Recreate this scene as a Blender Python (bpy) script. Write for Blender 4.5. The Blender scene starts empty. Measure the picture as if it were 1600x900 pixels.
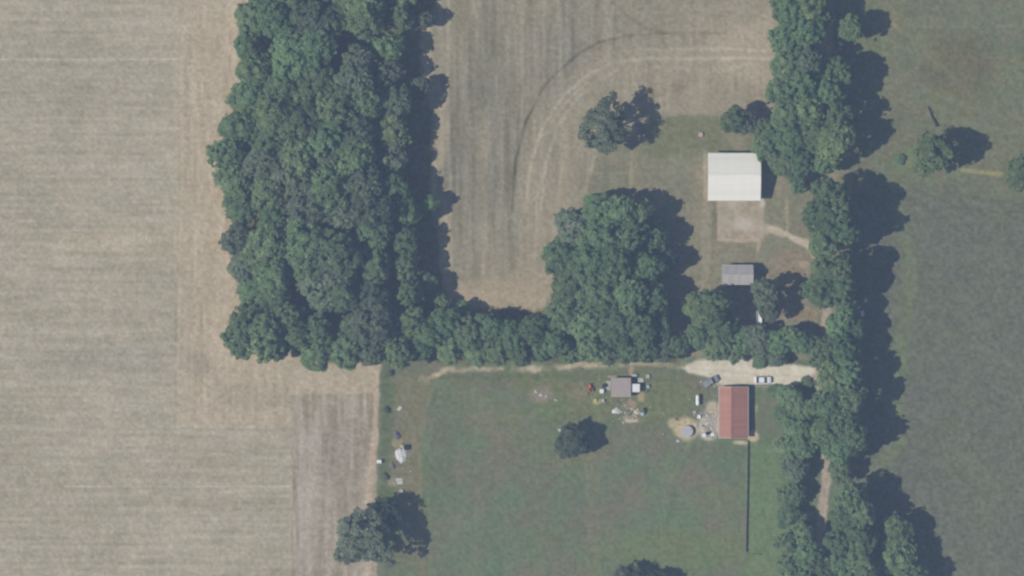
import bpy, bmesh, math, random
import numpy as np
from mathutils import Vector, Matrix

# ------------------------------------------------------------------ camera, light, exposure
S = bpy.context.scene
MPP = 0.17                                   # metres on the ground per photograph pixel
CAM_H = 1000.0
cam_d = bpy.data.cameras.new('camera'); cam = bpy.data.objects.new('camera', cam_d)
S.collection.objects.link(cam); S.camera = cam
cam.location = (0, 0, CAM_H); cam.rotation_euler = (0, 0, 0)
cam_d.sensor_width = 36.0
cam_d.lens = 36.0 * CAM_H / (1600 * MPP)
cam_d.clip_start = 1.0; cam_d.clip_end = 6000.0

SUN_EL = math.radians(46.0)
SUN_TRAVEL = Vector((1.0, 0.23, 0.0)).normalized()          # the way shadows fall
W = bpy.data.worlds.new('World'); S.world = W; W.use_nodes = True
wn = W.node_tree.nodes; wl = W.node_tree.links
bg = wn['Background']; sky = wn.new('ShaderNodeTexSky'); sky.sky_type = 'NISHITA'; sky.sun_disc = False
sky.sun_elevation = SUN_EL
sky.sun_rotation = math.atan2(-SUN_TRAVEL.x, -SUN_TRAVEL.y) % (2 * math.pi)
wl.new(sky.outputs[0], bg.inputs[0]); bg.inputs[1].default_value = 0.05
sd = bpy.data.lights.new('sun', 'SUN'); sd.energy = 5.0; sd.angle = math.radians(0.53); sd.color = (1.0, 0.955, 0.88)
sun = bpy.data.objects.new('sun', sd); S.collection.objects.link(sun)
td = Vector((SUN_TRAVEL.x * math.cos(SUN_EL), SUN_TRAVEL.y * math.cos(SUN_EL), -math.sin(SUN_EL)))
sun.rotation_euler = td.to_track_quat('-Z', 'Y').to_euler(); sun.location = (-300, -70, 400)
S.view_settings.view_transform = 'Standard'; S.view_settings.look = 'None'
S.view_settings.exposure = 0.14; S.view_settings.gamma = 1.0; S.view_settings.use_curve_mapping = False
S.render.engine = 'CYCLES'
S.cycles.filter_width = 2.4
S.cycles.max_bounces = 6; S.cycles.diffuse_bounces = 3; S.cycles.transparent_max_bounces = 8
S.cycles.volume_bounces = 0

# air between the aeroplane and the ground
AIR_DENSITY = 0.00025
AIR_COLOR = (0.47, 0.64, 1.0)
# how a flat open ground surface reads through that air: shown = albedo * LIT + AIR (linear, per channel)
LIT = np.array((0.74, 0.715, 0.70)); AIR = np.array((0.0535, 0.077, 0.108))

rng = np.random.default_rng(11); random.seed(11)
C = S.collection

def X(px): return (px - 800.0) * MPP
def Y(py): return (450.0 - py) * MPP
def lin(c):
    c = np.asarray(c, float) / 255.0
    return np.where(c <= 0.04045, c / 12.92, ((c + 0.055) / 1.055) ** 2.4)
def alb(c): return np.clip((lin(c) - AIR) / LIT, 0.012, 0.82)

# ------------------------------------------------------------------ helpers
def tag(o, label=None, cat=None, group=None, kind=None):
    if label: o['label'] = label
    if cat: o['category'] = cat
    if group: o['group'] = group
    if kind: o['kind'] = kind
    return o

def empty(name, loc, rz=0.0):
    o = bpy.data.objects.new(name, None); C.objects.link(o)
    o.location = loc; o.rotation_euler = (0, 0, rz); o.empty_display_size = 0.5
    return o

def link(name, me, mat=None, parent=None, loc=(0, 0, 0), rz=0.0):
    o = bpy.data.objects.new(name, me); C.objects.link(o)
    if mat is not None and not me.materials: me.materials.append(mat)
    o.parent = parent; o.location = loc; o.rotation_euler = (0, 0, rz)
    return o

class MB:
    def __init__(s): s.v = []; s.f = []
    def quad(s, *p):
        n = len(s.v); s.v += [tuple(q) for q in p]; s.f.append(tuple(range(n, n + len(p)))); return s
    def box(s, x0, x1, y0, y1, z0, z1):
        return s.hexa([(x0, y0, z0), (x1, y0, z0), (x1, y1, z0), (x0, y1, z0)], [(x0, y0, z1), (x1, y0, z1), (x1, y1, z1), (x0, y1, z1)])
    def hexa(s, lo, hi):
        n = len(s.v); k = len(lo); s.v += [tuple(p) for p in lo] + [tuple(p) for p in hi]
        s.f.append(tuple(n + i for i in reversed(range(k)))); s.f.append(tuple(n + k + i for i in range(k)))
        for i in range(k):
            j = (i + 1) % k; s.f.append((n + i, n + j, n + k + j, n + k + i))
        return s
    def rbox(s, c, sz, rz=0, rx=0, ry=0):
        M = Matrix.Translation(c) @ Matrix.Rotation(rz, 4, 'Z') @ Matrix.Rotation(ry, 4, 'Y') @ Matrix.Rotation(rx, 4, 'X')
        a, b, h = sz[0] / 2, sz[1] / 2, sz[2] / 2
        lo = [M @ Vector(p) for p in ((-a, -b, -h), (a, -b, -h), (a, b, -h), (-a, b, -h))]
        hi = [M @ Vector(p) for p in ((-a, -b, h), (a, -b, h), (a, b, h), (-a, b, h))]
        return s.hexa(lo, hi)
    def tube(s, pts, rad, n=8, cap=True):
        pts = [Vector(p) for p in pts]; rings = []
        for i, p in enumerate(pts):
            d = (pts[min(i + 1, len(pts) - 1)] - pts[max(i - 1, 0)]).normalized()
            a = d.cross(Vector((0.13, 0.37, 0.92))) if abs(d.z) < 0.9 else d.cross(Vector((1, 0.1, 0)))
            a.normalize(); b = d.cross(a); r = rad[i] if hasattr(rad, '__len__') else rad
            st = len(s.v); rings.append(st)
            for k in range(n):
                t = 2 * math.pi * k / n; s.v.append(tuple(p + (a * math.cos(t) + b * math.sin(t)) * r))
        for i in range(len(rings) - 1):
            for k in range(n):
                j = (k + 1) % n; s.f.append((rings[i] + k, rings[i] + j, rings[i + 1] + j, rings[i + 1] + k))
        if cap:
            s.f.append(tuple(rings[0] + k for k in reversed(range(n)))); s.f.append(tuple(rings[-1] + k for k in range(n)))
        return s
    def lathe(s, prof, n=24, c=(0, 0, 0)):
        st = len(s.v)
        for r, z in prof:
            for k in range(n):
                t = 2 * math.pi * k / n; s.v.append((c[0] + r * math.cos(t), c[1] + r * math.sin(t), c[2] + z))
        for i in range(len(prof) - 1):
            for k in range(n):
                j = (k + 1) % n; a = st + i * n
                s.f.append((a + k, a + j, a + n + j, a + n + k))
        s.f.append(tuple(st + k for k in reversed(range(n)))); e = st + (len(prof) - 1) * n
        s.f.append(tuple(e + k for k in range(n)))
        return s
    def mesh(s, name, smooth=False):
        me = bpy.data.meshes.new(name); me.from_pydata(s.v, [], s.f); me.validate()
        bm = bmesh.new(); bm.from_mesh(me); bmesh.ops.recalc_face_normals(bm, faces=bm.faces); bm.to_mesh(me); bm.free()
        if smooth: me.polygons.foreach_set('use_smooth', [True] * len(me.polygons))
        return me
    def build(s, name, mat, parent=None, loc=(0, 0, 0), rz=0.0, smooth=False, bevel=0.0):
        o = link(name, s.mesh(name, smooth), mat, parent, loc, rz)
        if bevel:
            m = o.modifiers.new('edge', 'BEVEL'); m.width = bevel; m.segments = 2; m.limit_method = 'ANGLE'
        return o

# ------------------------------------------------------------------ materials
MATS = {}
def mat(name, col, rough=0.7, metal=0.0, var=0.12, scale=1.2, bump=0.0, bscale=6.0, dirt=None, dirt_amt=0.0, spec=0.3, sheets=0.0):
    if name in MATS: return MATS[name]
    m = bpy.data.materials.new(name); m.use_nodes = True; nt = m.node_tree; p = nt.nodes['Principled BSDF']
    p.inputs['Roughness'].default_value = rough; p.inputs['Metallic'].default_value = metal
    p.inputs['Specular IOR Level'].default_value = spec
    tc = nt.nodes.new('ShaderNodeTexCoord'); n = nt.nodes.new('ShaderNodeTexNoise')
    n.inputs['Scale'].default_value = scale; n.inputs['Detail'].default_value = 6.0; n.inputs['Roughness'].default_value = 0.65
    nt.links.new(tc.outputs['Object'], n.inputs['Vector'])
    r = nt.nodes.new('ShaderNodeMapRange'); r.inputs[1].default_value = 0.3; r.inputs[2].default_value = 0.7
    r.inputs[3].default_value = 1 - var; r.inputs[4].default_value = 1 + var
    nt.links.new(n.outputs['Fac'], r.inputs[0])
    mx = nt.nodes.new('ShaderNodeMix'); mx.data_type = 'RGBA'; mx.blend_type = 'MULTIPLY'; mx.inputs[0].default_value = 1.0
    mx.inputs[6].default_value = (*col, 1); nt.links.new(r.outputs[0], mx.inputs[7])
    out = mx.outputs[2]
    if dirt is not None:
        n2 = nt.nodes.new('ShaderNodeTexNoise'); n2.inputs['Scale'].default_value = scale * 0.6; n2.inputs['Detail'].default_value = 8
        nt.links.new(tc.outputs['Object'], n2.inputs['Vector'])
        r2 = nt.nodes.new('ShaderNodeMapRange'); r2.inputs[1].default_value = 0.48; r2.inputs[2].default_value = 0.75; r2.inputs[4].default_value = dirt_amt
        nt.links.new(n2.outputs['Fac'], r2.inputs[0])
        m2 = nt.nodes.new('ShaderNodeMix'); m2.data_type = 'RGBA'; nt.links.new(r2.outputs[0], m2.inputs[0])
        nt.links.new(out, m2.inputs[6]); m2.inputs[7].default_value = (*dirt, 1); out = m2.outputs[2]
    nt.links.new(out, p.inputs['Base Color'])
    if bump:
        n3 = nt.nodes.new('ShaderNodeTexNoise'); n3.inputs['Scale'].default_value = bscale; n3.inputs['Detail'].default_value = 5
        nt.links.new(tc.outputs['Object'], n3.inputs['Vector'])
        b = nt.nodes.new('ShaderNodeBump'); b.inputs['Strength'].default_value = bump; b.inputs['Distance'].default_value = 0.1
        nt.links.new(n3.outputs['Fac'], b.inputs['Height']); nt.links.new(b.outputs[0], p.inputs['Normal'])
    if sheets:
        oi = nt.nodes.new('ShaderNodeObjectInfo'); rr_ = nt.nodes.new('ShaderNodeMapRange'); rr_.inputs[3].default_value = 1 - sheets; rr_.inputs[4].default_value = 1 + sheets
        nt.links.new(oi.outputs['Random'], rr_.inputs[0]); m4 = nt.nodes.new('ShaderNodeMix'); m4.data_type = 'RGBA'; m4.blend_type = 'MULTIPLY'; m4.inputs[0].default_value = 1.0
        nt.links.new(out, m4.inputs[6]); nt.links.new(rr_.outputs[0], m4.inputs[7]); nt.links.new(m4.outputs[2], p.inputs['Base Color'])
    MATS[name] = m
    return m

def soil_mat(name, fine=0.16, bump=0.5):
    """soil or sward: large patches come from the sheet's colour attribute, fine stems and clods from noise"""
    m = bpy.data.materials.new(name); m.use_nodes = True; nt = m.node_tree; p = nt.nodes['Principled BSDF']
    p.inputs['Roughness'].default_value = 0.95; p.inputs['Specular IOR Level'].default_value = 0.1
    a = nt.nodes.new('ShaderNodeAttribute'); a.attribute_name = 'Col'
    tc = nt.nodes.new('ShaderNodeTexCoord')
    n = nt.nodes.new('ShaderNodeTexNoise'); n.inputs['Scale'].default_value = 1.1; n.inputs['Detail'].default_value = 5; n.inputs['Roughness'].default_value = 0.7
    nt.links.new(tc.outputs['Object'], n.inputs['Vector'])
    r = nt.nodes.new('ShaderNodeMapRange'); r.inputs[1].default_value = 0.3; r.inputs[2].default_value = 0.7
    r.inputs[3].default_value = 1 - fine; r.inputs[4].default_value = 1 + fine
    nt.links.new(n.outputs['Fac'], r.inputs[0])
    mx = nt.nodes.new('ShaderNodeMix'); mx.data_type = 'RGBA'; mx.blend_type = 'MULTIPLY'; mx.inputs[0].default_value = 1.0
    nt.links.new(a.outputs['Color'], mx.inputs[6]); nt.links.new(r.outputs[0], mx.inputs[7])
    nt.links.new(mx.outputs[2], p.inputs['Base Color'])
    b = nt.nodes.new('ShaderNodeBump'); b.inputs['Strength'].default_value = bump; b.inputs['Distance'].default_value = 0.12
    nt.links.new(n.outputs['Fac'], b.inputs['Height']); nt.links.new(b.outputs[0], p.inputs['Normal'])
    return m

def leaf_mat(name, col, hue=0.018, val=0.24, trans=0.3):
    m = bpy.data.materials.new(name); m.use_nodes = True; nt = m.node_tree; p = nt.nodes['Principled BSDF']
    p.inputs['Roughness'].default_value = 0.6; p.inputs['Specular IOR Level'].default_value = 0.25
    a = nt.nodes.new('ShaderNodeAttribute'); a.attribute_name = 'tint'
    oi = nt.nodes.new('ShaderNodeObjectInfo')
    hs = nt.nodes.new('ShaderNodeHueSaturation'); hs.inputs['Color'].default_value = (*col, 1)
    def rngmap(src, lo, hi):
        r = nt.nodes.new('ShaderNodeMapRange'); r.inputs[3].default_value = lo; r.inputs[4].default_value = hi
        nt.links.new(src, r.inputs[0]); return r.outputs[0]
    nt.links.new(rngmap(oi.outputs['Random'], 0.5 - hue, 0.5 + hue), hs.inputs['Hue'])
    mul = nt.nodes.new('ShaderNodeMath'); mul.operation = 'MULTIPLY'
    wn_ = nt.nodes.new('ShaderNodeTexWhiteNoise'); wn_.noise_dimensions = '1D'; nt.links.new(oi.outputs['Random'], wn_.inputs['W'])
    nt.links.new(rngmap(wn_.outputs['Value'], 1 - val, 1 + val), mul.inputs[0])
    nt.links.new(rngmap(a.outputs['Fac'], 0.72, 1.28), mul.inputs[1]); nt.links.new(mul.outputs[0], hs.inputs['Value'])
    nt.links.new(hs.outputs[0], p.inputs['Base Color'])
    tr = nt.nodes.new('ShaderNodeBsdfTranslucent'); nt.links.new(hs.outputs[0], tr.inputs[0])
    ms = nt.nodes.new('ShaderNodeMixShader'); ms.inputs[0].default_value = trans
    nt.links.new(p.outputs[0], ms.inputs[1]); nt.links.new(tr.outputs[0], ms.inputs[2])
    nt.links.new(ms.outputs[0], nt.nodes['Material Output'].inputs['Surface'])
    return m

# ------------------------------------------------------------------ the ground: one relief sheet, cut along field edges
def axis(lo, hi, step, far):
    a = list(np.arange(lo, hi + step, step)); d = step
    while a[-1] < far: d *= 1.3; a.append(a[-1] + d)
    d = step
    while a[0] > -far: d *= 1.35; a.insert(0, a[0] - d)
    a = np.array(a); a[0] = -far; a[-1] = far
    return a
gu = axis(-60, 1660, 2.5, 7200); gv = axis(-60, 960, 2.5, 7200)
U, V = np.meshgrid(gu, gv); Ny, Nx = U.shape

def vnoise(u, v, seed):
    r = np.random.default_rng(seed).random((256, 256))
    i = np.floor(u).astype(int); j = np.floor(v).astype(int); fu = u - i; fv = v - j
    fu = fu * fu * (3 - 2 * fu); fv = fv * fv * (3 - 2 * fv)
    a = r[j % 256, i % 256]; b = r[j % 256, (i + 1) % 256]; c = r[(j + 1) % 256, i % 256]; d = r[(j + 1) % 256, (i + 1) % 256]
    return (a * (1 - fu) + b * fu) * (1 - fv) + (c * (1 - fu) + d * fu) * fv
def fbm(su, sv, seed, octv=3, u=None, v=None):
    u = U if u is None else u; v = V if v is None else v
    t = 0; w = 0; a = 1.0
    for k in range(octv):
        t = t + a * (vnoise(u / su * 2 ** k + 17.3 * k, v / sv * 2 ** k + 5.1 * k, seed + k) - 0.5); w += a; a *= 0.55
    return t / w * 2          # about -1..1
wobU = fbm(22, 22, 900) * 5 + fbm(6, 6, 901) * 2.5; wobV = fbm(22, 22, 910) * 5 + fbm(6, 6, 911) * 2.5

def seg_dist(pts, closed, u, v):
    d = np.full(u.shape, 1e9); n = len(pts)
    for i in range(n if closed else n - 1):
        (x0, y0), (x1, y1) = pts[i], pts[(i + 1) % n]
        dx, dy = x1 - x0, y1 - y0; t = np.clip(((u - x0) * dx + (v - y0) * dy) / (dx * dx + dy * dy + 1e-9), 0, 1)
        d = np.minimum(d, np.hypot(u - x0 - t * dx, v - y0 - t * dy))
    return d
def inside(pts, u, v):
    r = np.zeros(u.shape, bool); n = len(pts)
    for i in range(n):
        (x0, y0), (x1, y1) = pts[i], pts[(i + 1) % n]
        if y0 == y1: continue
        r ^= ((y0 > v) != (y1 > v)) & (u < (x1 - x0) * (v - y0) / (y1 - y0) + x0)
    return r
def sstep(x): x = np.clip(x, 0, 1); return x * x * (3 - 2 * x)
def poly(pts, soft=3.0, wob=1.0):
    u = U + wobU * wob; v = V + wobV * wob
    d = seg_dist(pts, True, u, v); d = np.where(inside(pts, u, v), d, -d)
    return sstep(d / (2 * soft) + 0.5)
def window(x0, x1, y0, y1):
    return slice(max(0, np.searchsorted(gv, y0) - 1), np.searchsorted(gv, y1) + 1), slice(max(0, np.searchsorted(gu, x0) - 1), np.searchsorted(gu, x1) + 1)
def line(pts, w, soft=2.0, wob=0.3):
    mg = w + soft + 12; xs = [p[0] for p in pts]; ys = [p[1] for p in pts]; k = window(min(xs) - mg, max(xs) + mg, min(ys) - mg, max(ys) + mg)
    r = np.zeros_like(U); r[k] = 1 - sstep((seg_dist(pts, False, U[k] + wobU[k] * wob, V[k] + wobV[k] * wob) - w / 2) / soft + 0.5); return r
def blob(u0, v0, ru, rv, soft=0.35, wob=1.0):
    q = 1 + soft / 2; k = window(u0 - ru * q - 12, u0 + ru * q + 12, v0 - rv * q - 12, v0 + rv * q + 12)
    r = np.hypot((U[k] + wobU[k] * wob - u0) / ru, (V[k] + wobV[k] * wob - v0) / rv); o = np.zeros_like(U); o[k] = 1 - sstep((r - 1) / soft + 0.5); return o

COL = np.zeros((Ny, Nx, 3)); REG = np.zeros((Ny, Nx), int)
def paint(mask, c, amt=1.0, region=None):
    global COL
    m = (mask * amt)[..., None]; COL = COL * (1 - m) + np.asarray(c, float) * m if np.ndim(c) == 1 else COL * (1 - m) + c * m
    if region is not None: REG[mask > 0.5] = region
def shade(mask, d): # shift the local soil tone by d display levels
    global COL
    COL = COL + (mask)[..., None] * np.asarray(d, float)

R_WEST, R_HAY, R_PASTURE, R_YARD, R_LAWN, R_WOOD, R_GRAVEL, R_LANE, R_PAD = range(9)
BIG = 9000
mott = fbm(5, 5, 30, 2) * 2.3; mid = fbm(24, 24, 40, 3) * 1.4; low = fbm(110, 110, 50, 3)
hst = fbm(110, 5, 60, 2) * 1.7; vst = fbm(5, 70, 70, 2) * 1.9; vst2 = fbm(13, 260, 75, 2) * 1.5
n12 = fbm(12, 12, 90); tr20 = 0.7 + 0.6 * np.clip(fbm(19, 19, 79), -1, 1)
g3 = np.array((1.0, 1.0, 1.0)); warm = np.array((1.0, 0.55, 0.25)); redg = np.array((1.0, -0.35, 0.3))
# west field of pale stubble, drilled east-west
base = np.array((160, 155, 143.0)) + low[..., None] * np.array((6, 5, 5)) + hst[..., None] * g3 * 5 + mott[..., None] * g3 * 4.5 + mid[..., None] * np.array((6, 4, 4))
paint(np.ones_like(U), base, region=R_WEST)
def westm(m, c, amt, st): paint(m, np.array(c, float) + st[..., None] * g3 * 6 + mott[..., None] * g3 * 5 + mid[..., None] * 3.5, amt)
westm(poly([(276, -BIG), (440, -BIG), (440, 590), (600, 590), (600, 668), (276, 668)], 5), (170, 160, 146), 0.8, vst)
westm(poly([(456, 616), (584, 616), (584, BIG), (452, BIG)], 3, 0.3), (153, 147, 139), 0.85, vst * 1.8)
shade(blob(310, 570, 25, 18), (-9, -8, -6)); shade(blob(400, 620, 60, 20), (-7, -6, -5)); shade(blob(525, 700, 30, 60, 0.8), (-8, -7, -6))
shade(blob(180, 560, 110, 26, 0.9), (-5, -4, -2)); shade(blob(60, 120, 160, 60, 0.9), (-3, -2, -1)); shade(blob(200, 380, 130, 22, 0.9), (4, 2, 0))
for pts, w, d in (([(-60, 93), (281, 92)], 2.2, 24), ([(-60, 123), (60, 123)], 1.5, 9), ([(-60, 155), (110, 155)], 1.5, 9), ([(-60, 32), (90, 31)], 1.5, 8),
                  ([(100, 760), (456, 760)], 2.2, 18), ([(-60, 640), (60, 639)], 1.6, 8), ([(-60, 521), (180, 520)], 3, 8), ([(455, 760), (452, 900)], 2, 12),
                  ([(285, 665), (400, 668)], 3, 13), ([(469, 618), (590, 618)], 1.5, -14), ([(359, 671), (398, 671)], 2, -16), ([(460, 718), (460, 765)], 1.6, -18),
                  ([(468, 620), (468, 655)], 1.5, -10), ([(282, 0), (279, 330), (275, 470), (274, 660)], 2, -13), ([(291, 20), (290, 260), (286, 400)], 2.5, -8),
                  ([(500, 630), (500, 800)], 2, 8), ([(560, 690), (556, 840)], 4, -11), ([(545, 620), (543, 720)], 2, 9), ([(0, 880), (450, 880)], 2, -6)):
    shade(line(pts, w) * tr20, np.array((1, .95, .85)) * d)
woodW = [(395, -20), (372, 25), (358, 45), (366, 75), (384, 95), (372, 130), (352, 170), (346, 210), (322, 235), (342, 262), (336, 300), (352, 330), (362, 350), (345, 375), (352, 405), (370, 440), (370, 480), (345, 498), (342, 535), (365, 552), (430, 552), (490, 578), (530, 570), (600, 572)]
westm((1 - sstep(seg_dist(woodW, False, U, V) / 30)) * (0.6 + 0.4 * fbm(20, 30, 78)), (184, 169, 151), 0.65, vst)
westm(line([(588, 590), (590, 640), (582, 720), (576, 780), (575, 900), (575, 1300)], 11, 4), (178, 163, 148), 0.8, vst * 0.4)
# hay field in the middle
hay = np.array((141, 138, 128.0)) + low[..., None] * np.array((6, 4, 3)) + vst[..., None] * g3 * 6 + vst2[..., None] * np.array((7.5, 5.8, 4.2)) + mott[..., None] * g3 * 4 + mid[..., None] * np.array((3, 2, 1.5))
paint(poly([(640, -BIG), (1225, -BIG), (1225, 182), (1040, 182), (960, 236), (930, 246), (912, 320), (868, 440), (850, 495), (640, 495)], 3, 0.5), hay, region=R_HAY)
hm = poly([(660, -BIG), (1225, -BIG), (1225, 182), (1040, 182), (960, 236), (930, 246), (912, 320), (868, 440), (850, 495), (660, 495)], 3, 0.5)
def haym(m, c, a): paint(m * hm, np.array(c, float) + mott[..., None] * g3 * 4.5 + mid[..., None] * np.array((4, 3, 2)), a)
haym(poly([(960, -60), (1225, -60), (1225, 182), (1000, 182), (900, 260), (868, 470), (700, 480), (720, 440), (810, 420), (806, 290), (840, 180), (905, 95), (980, 70), (1110, 66)], 14), (155, 148, 135), 0.5)
haym(poly([(690, 430), (860, 430), (840, 495), (690, 495)], 16), (164, 154, 139), 0.7)
haym(line([(668, -60), (664, 120), (690, 140), (690, 240), (672, 290), (695, 320), (697, 450)], 16, 12), (168, 158, 142), 0.7)
haym(poly([(1100, 20), (1215, 20), (1215, 150), (1120, 110)], 14), (167, 158, 145), 0.6)
haym(poly([(950, -60), (1110, -60), (1180, 30), (1120, 58), (1020, 46), (975, 18)], 8), (143, 140, 129), 0.6)
arcs = [([(800, 330), (806, 250), (822, 190), (845, 143), (872, 110), (905, 83), (935, 66), (975, 56)], 3.5, -22), ([(975, 56), (1030, 52), (1135, 51)], 2.5, -14),
        ([(968, 12), (985, 28), (1010, 44), (1040, 52)], 5, -9), ([(820, 330), (830, 250), (850, 195), (880, 150), (918, 118), (960, 98), (1010, 92), (1110, 91), (1200, 92)], 5, 13),
        ([(845, 330), (852, 255), (872, 195), (905, 150), (935, 126), (965, 110)], 4, 12), ([(862, 190), (885, 158), (918, 128)], 3, 13), ([(852, 262), (838, 310), (836, 400)], 4, 8),
        ([(1000, 78), (1120, 76), (1205, 80)], 5, 10), ([(1020, 104), (1130, 112), (1175, 98)], 4, 8), ([(960, 12), (954, 30), (958, 55)], 8, 9), ([(930, 245), (914, 300)], 6, 12),
        ([(812, 130), (808, 240), (795, 300)], 6, -6), ([(880, 250), (868, 320), (862, 420)], 3, 8), ([(700, 20), (700, 180), (705, 400)], 5, 6), ([(1080, 130), (1000, 150)], 16, -6)]
for pts, w, d in arcs: shade(line(pts, w, 3.0) * hm * tr20 * 1.5, np.array((1, .93, .8)) * d)
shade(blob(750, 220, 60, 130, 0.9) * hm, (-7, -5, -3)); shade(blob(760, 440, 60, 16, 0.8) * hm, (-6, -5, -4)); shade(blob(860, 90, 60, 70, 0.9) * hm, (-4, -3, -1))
# east pasture
pas = np.array((110, 117, 113.5)) + mott[..., None] * g3 * 4.5 + fbm(9, 9, 81)[..., None] * redg * 2.5 + mid[..., None] * np.array((2.5, 2.5, 0)) + low[..., None] * np.array((-1, 2, -1))
paint(poly([(1300, -BIG), (BIG, -BIG), (BIG, BIG), (1300, BIG)], 4), pas, region=R_PASTURE)
up = poly([(1300, -BIG), (BIG, -BIG), (BIG, 340), (1600, 330), (1480, 300), (1390, 290), (1300, 290)], 26)
paint(up, np.array((117, 123.5, 113.0)) + mott[..., None] * g3 * 4 + mid[..., None] * np.array((4, 2, 0)) + fbm(16, 16, 82)[..., None] * redg * 4, 0.9)
for pts, w, d in (([(1385, 30), (1430, 62), (1500, 130)], 10, (6, 5, 4)), ([(1380, 60), (1440, 85)], 5, (5, 4, 3)), ([(1440, 140), (1500, 162)], 8, (6, 5, 3)), ([(1430, 42), (1600, 41)], 1.6, (9, 9, 9)), ([(1400, 282), (1500, 325), (1620, 335)], 3, (-8, -6, -4)),
                  ([(1430, 290), (1520, 310), (1600, 318)], 3, (-6, -5, -4)), ([(1415, 300), (1500, 335), (1600, 348)], 2, (5, 5, 4)), ([(1505, 266), (1565, 272)], 7, (26, 20, 8)), ([(1450, 145), (1480, 160)], 6, (-5, -4, -3))):
    shade(line(pts, w, 4), d)
shade(blob(1500, 100, 60, 50, .9), (-3, -6, -5)); shade(blob(1430, 250, 30, 20, .9), (0, 6, -2)); shade(blob(1390, 30, 20, 20, .9), (8, 4, 0))
shade(line([(1395, 290), (1425, 420), (1410, 520), (1400, 640), (1405, 700), (1360, 740)], 22, 14), (3, 6, -1))
# yard round the white barn and the shed
yd = np.array((131, 131, 121.0)) + mott[..., None] * g3 * 4 + mid[..., None] * np.array((5, 3, 2)) + vst2[..., None] * np.array((4, 2, 1)) + fbm(40, 40, 84)[..., None] * np.array((3, -1, 0))
paint(poly([(955, 236), (1040, 180), (1225, 180), (1330, 200), (1330, 560), (1030, 560), (860, 560), (850, 495), (868, 440), (912, 320), (930, 246)], 3, 0.6), yd, region=R_YARD)
paint(poly([(1035, 180), (1120, 180), (1140, 235), (1040, 245), (1000, 240)], 8), np.array((117, 124, 111.0)) + mott[..., None] * g3 * 4, 0.8)
for pts, w, d in (([(988, 238), (984, 300)], 5, (14, 12, 9)), ([(1102, 236), (1103, 320)], 5, (16, 13, 10)), ([(1104, 330), (1102, 450)], 14, (8, 7, 5)), ([(1117, 318), (1117, 372)], 8, (-9, -7, -7)), ([(1230, 310), (1231, 366)], 4, (18, 14, 9)),
                  ([(1221, 255), (1216, 320)], 6, (8, 6, 4)), ([(1140, 172), (1200, 178)], 5, (8, 6, 2)), ([(1095, 386), (1130, 386)], 3, (8, 6, 4))):
    shade(line(pts, w, 4), d)
paint(blob(1238, 415, 34, 26, .7), np.array((138, 131, 122.0)) + mott[..., None] * 5, 0.8); paint(blob(1256, 413, 9, 6, .5, .5), (166, 150, 138), 0.8)
paint(blob(1250, 490, 34, 15, .6), np.array((141, 133, 122.0)) + mott[..., None] * 6, 0.85)
paint(poly([(1080, 560), (1330, 560), (1330, 600), (1080, 600)], 6), (122, 124, 114), 0.7)
# mown lawn in the south
lw = np.array((113, 123, 113.5)) + mott[..., None] * g3 * 3.5 + fbm(30, 30, 86, 4)[..., None] * redg * 8 + mid[..., None] * np.array((0, 2, -1)) + fbm(9, 60, 88)[..., None] * np.array((4.5, 1.5, 2)) + fbm(60, 60, 89, 2)[..., None] * np.array((4, 1, -1)) + low[..., None] * np.array((4, -1, 1))
paint(poly([(594, 560), (660, 556), (1330, 562), (1330, BIG), (585, BIG), (588, 780)], 3, .5), lw, region=R_LAWN)
def lawnm(m, c, a): paint(m, np.array(c, float) + mott[..., None] * g3 * 4 + n12[..., None] * redg * 4, a)
lawnm(poly([(612, 590), (690, 575), (668, 620), (656, 700), (655, 800), (610, 790)], 8), (126, 125, 114), 0.8)
lawnm(line([(606, 575), (606, 700), (603, 780)], 17, 9, 1), (105, 117, 107), 0.75)
lawnm(line([(648, 620), (652, 720), (660, 860), (662, 960)], 12, 8), (127, 126, 114), 0.5)
lawnm(line([(925, 720), (928, 790), (926, 960)], 20, 14), (127, 124, 115), 0.35)
lawnm(poly([(780, 585), (1080, 590), (1080, 660), (880, 660)], 14), (117, 124, 108), 0.6)
lawnm(poly([(1180, 690), (1260, 690), (1260, 960), (1150, 960), (1172, 860)], 14), (113, 131, 112), 0.75)
lawnm(blob(1050, 860, 110, 30, .9), (114, 127, 108), 0.6)
lawnm(blob(920, 708, 34, 18, .9), (126, 123, 113), 0.4); lawnm(blob(690, 700, 20, 120, .9), (107, 121, 110), 0.5)
lawnm(poly([(690, 585), (1000, 583), (1000, 590), (690, 592)], 4), (106, 118, 106), 0.6)
lawnm(blob(845, 615, 17, 12, .7), (141, 134, 128), 0.75); lawnm(blob(905, 612, 14, 14, .9), (128, 126, 114), 0.8)
for x, y, rx, ry, c in ((985, 655, 14, 7, (152, 144, 130)), (984, 632, 9, 7, (150, 138, 130)), (1072, 670, 20, 18, (186, 172, 150)), (1051, 661, 8, 8, (168, 160, 138)), (1108, 667, 17, 22, (194, 184, 170)), (1114, 645, 11, 18, (178, 168, 155)),
                        (1158, 692, 13, 3, (186, 174, 146)), (1176, 682, 8, 10, (184, 168, 142)), (1135, 600, 30, 4, (168, 160, 144)), (622, 692, 9, 8, (150, 143, 126)), (612, 752, 7, 7, (146, 138, 126)), (932, 628, 6, 5, (160, 158, 124)), (1001, 620, 5, 8, (160, 150, 124)),
                        (1182, 638, 3, 6, (160, 156, 130)), (986, 580, 4, 10, (158, 146, 130)), (1100, 600, 18, 7, (122, 121, 112))):
    lawnm(blob(x, y, rx, ry, .55, .5), c, 0.9)
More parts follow.
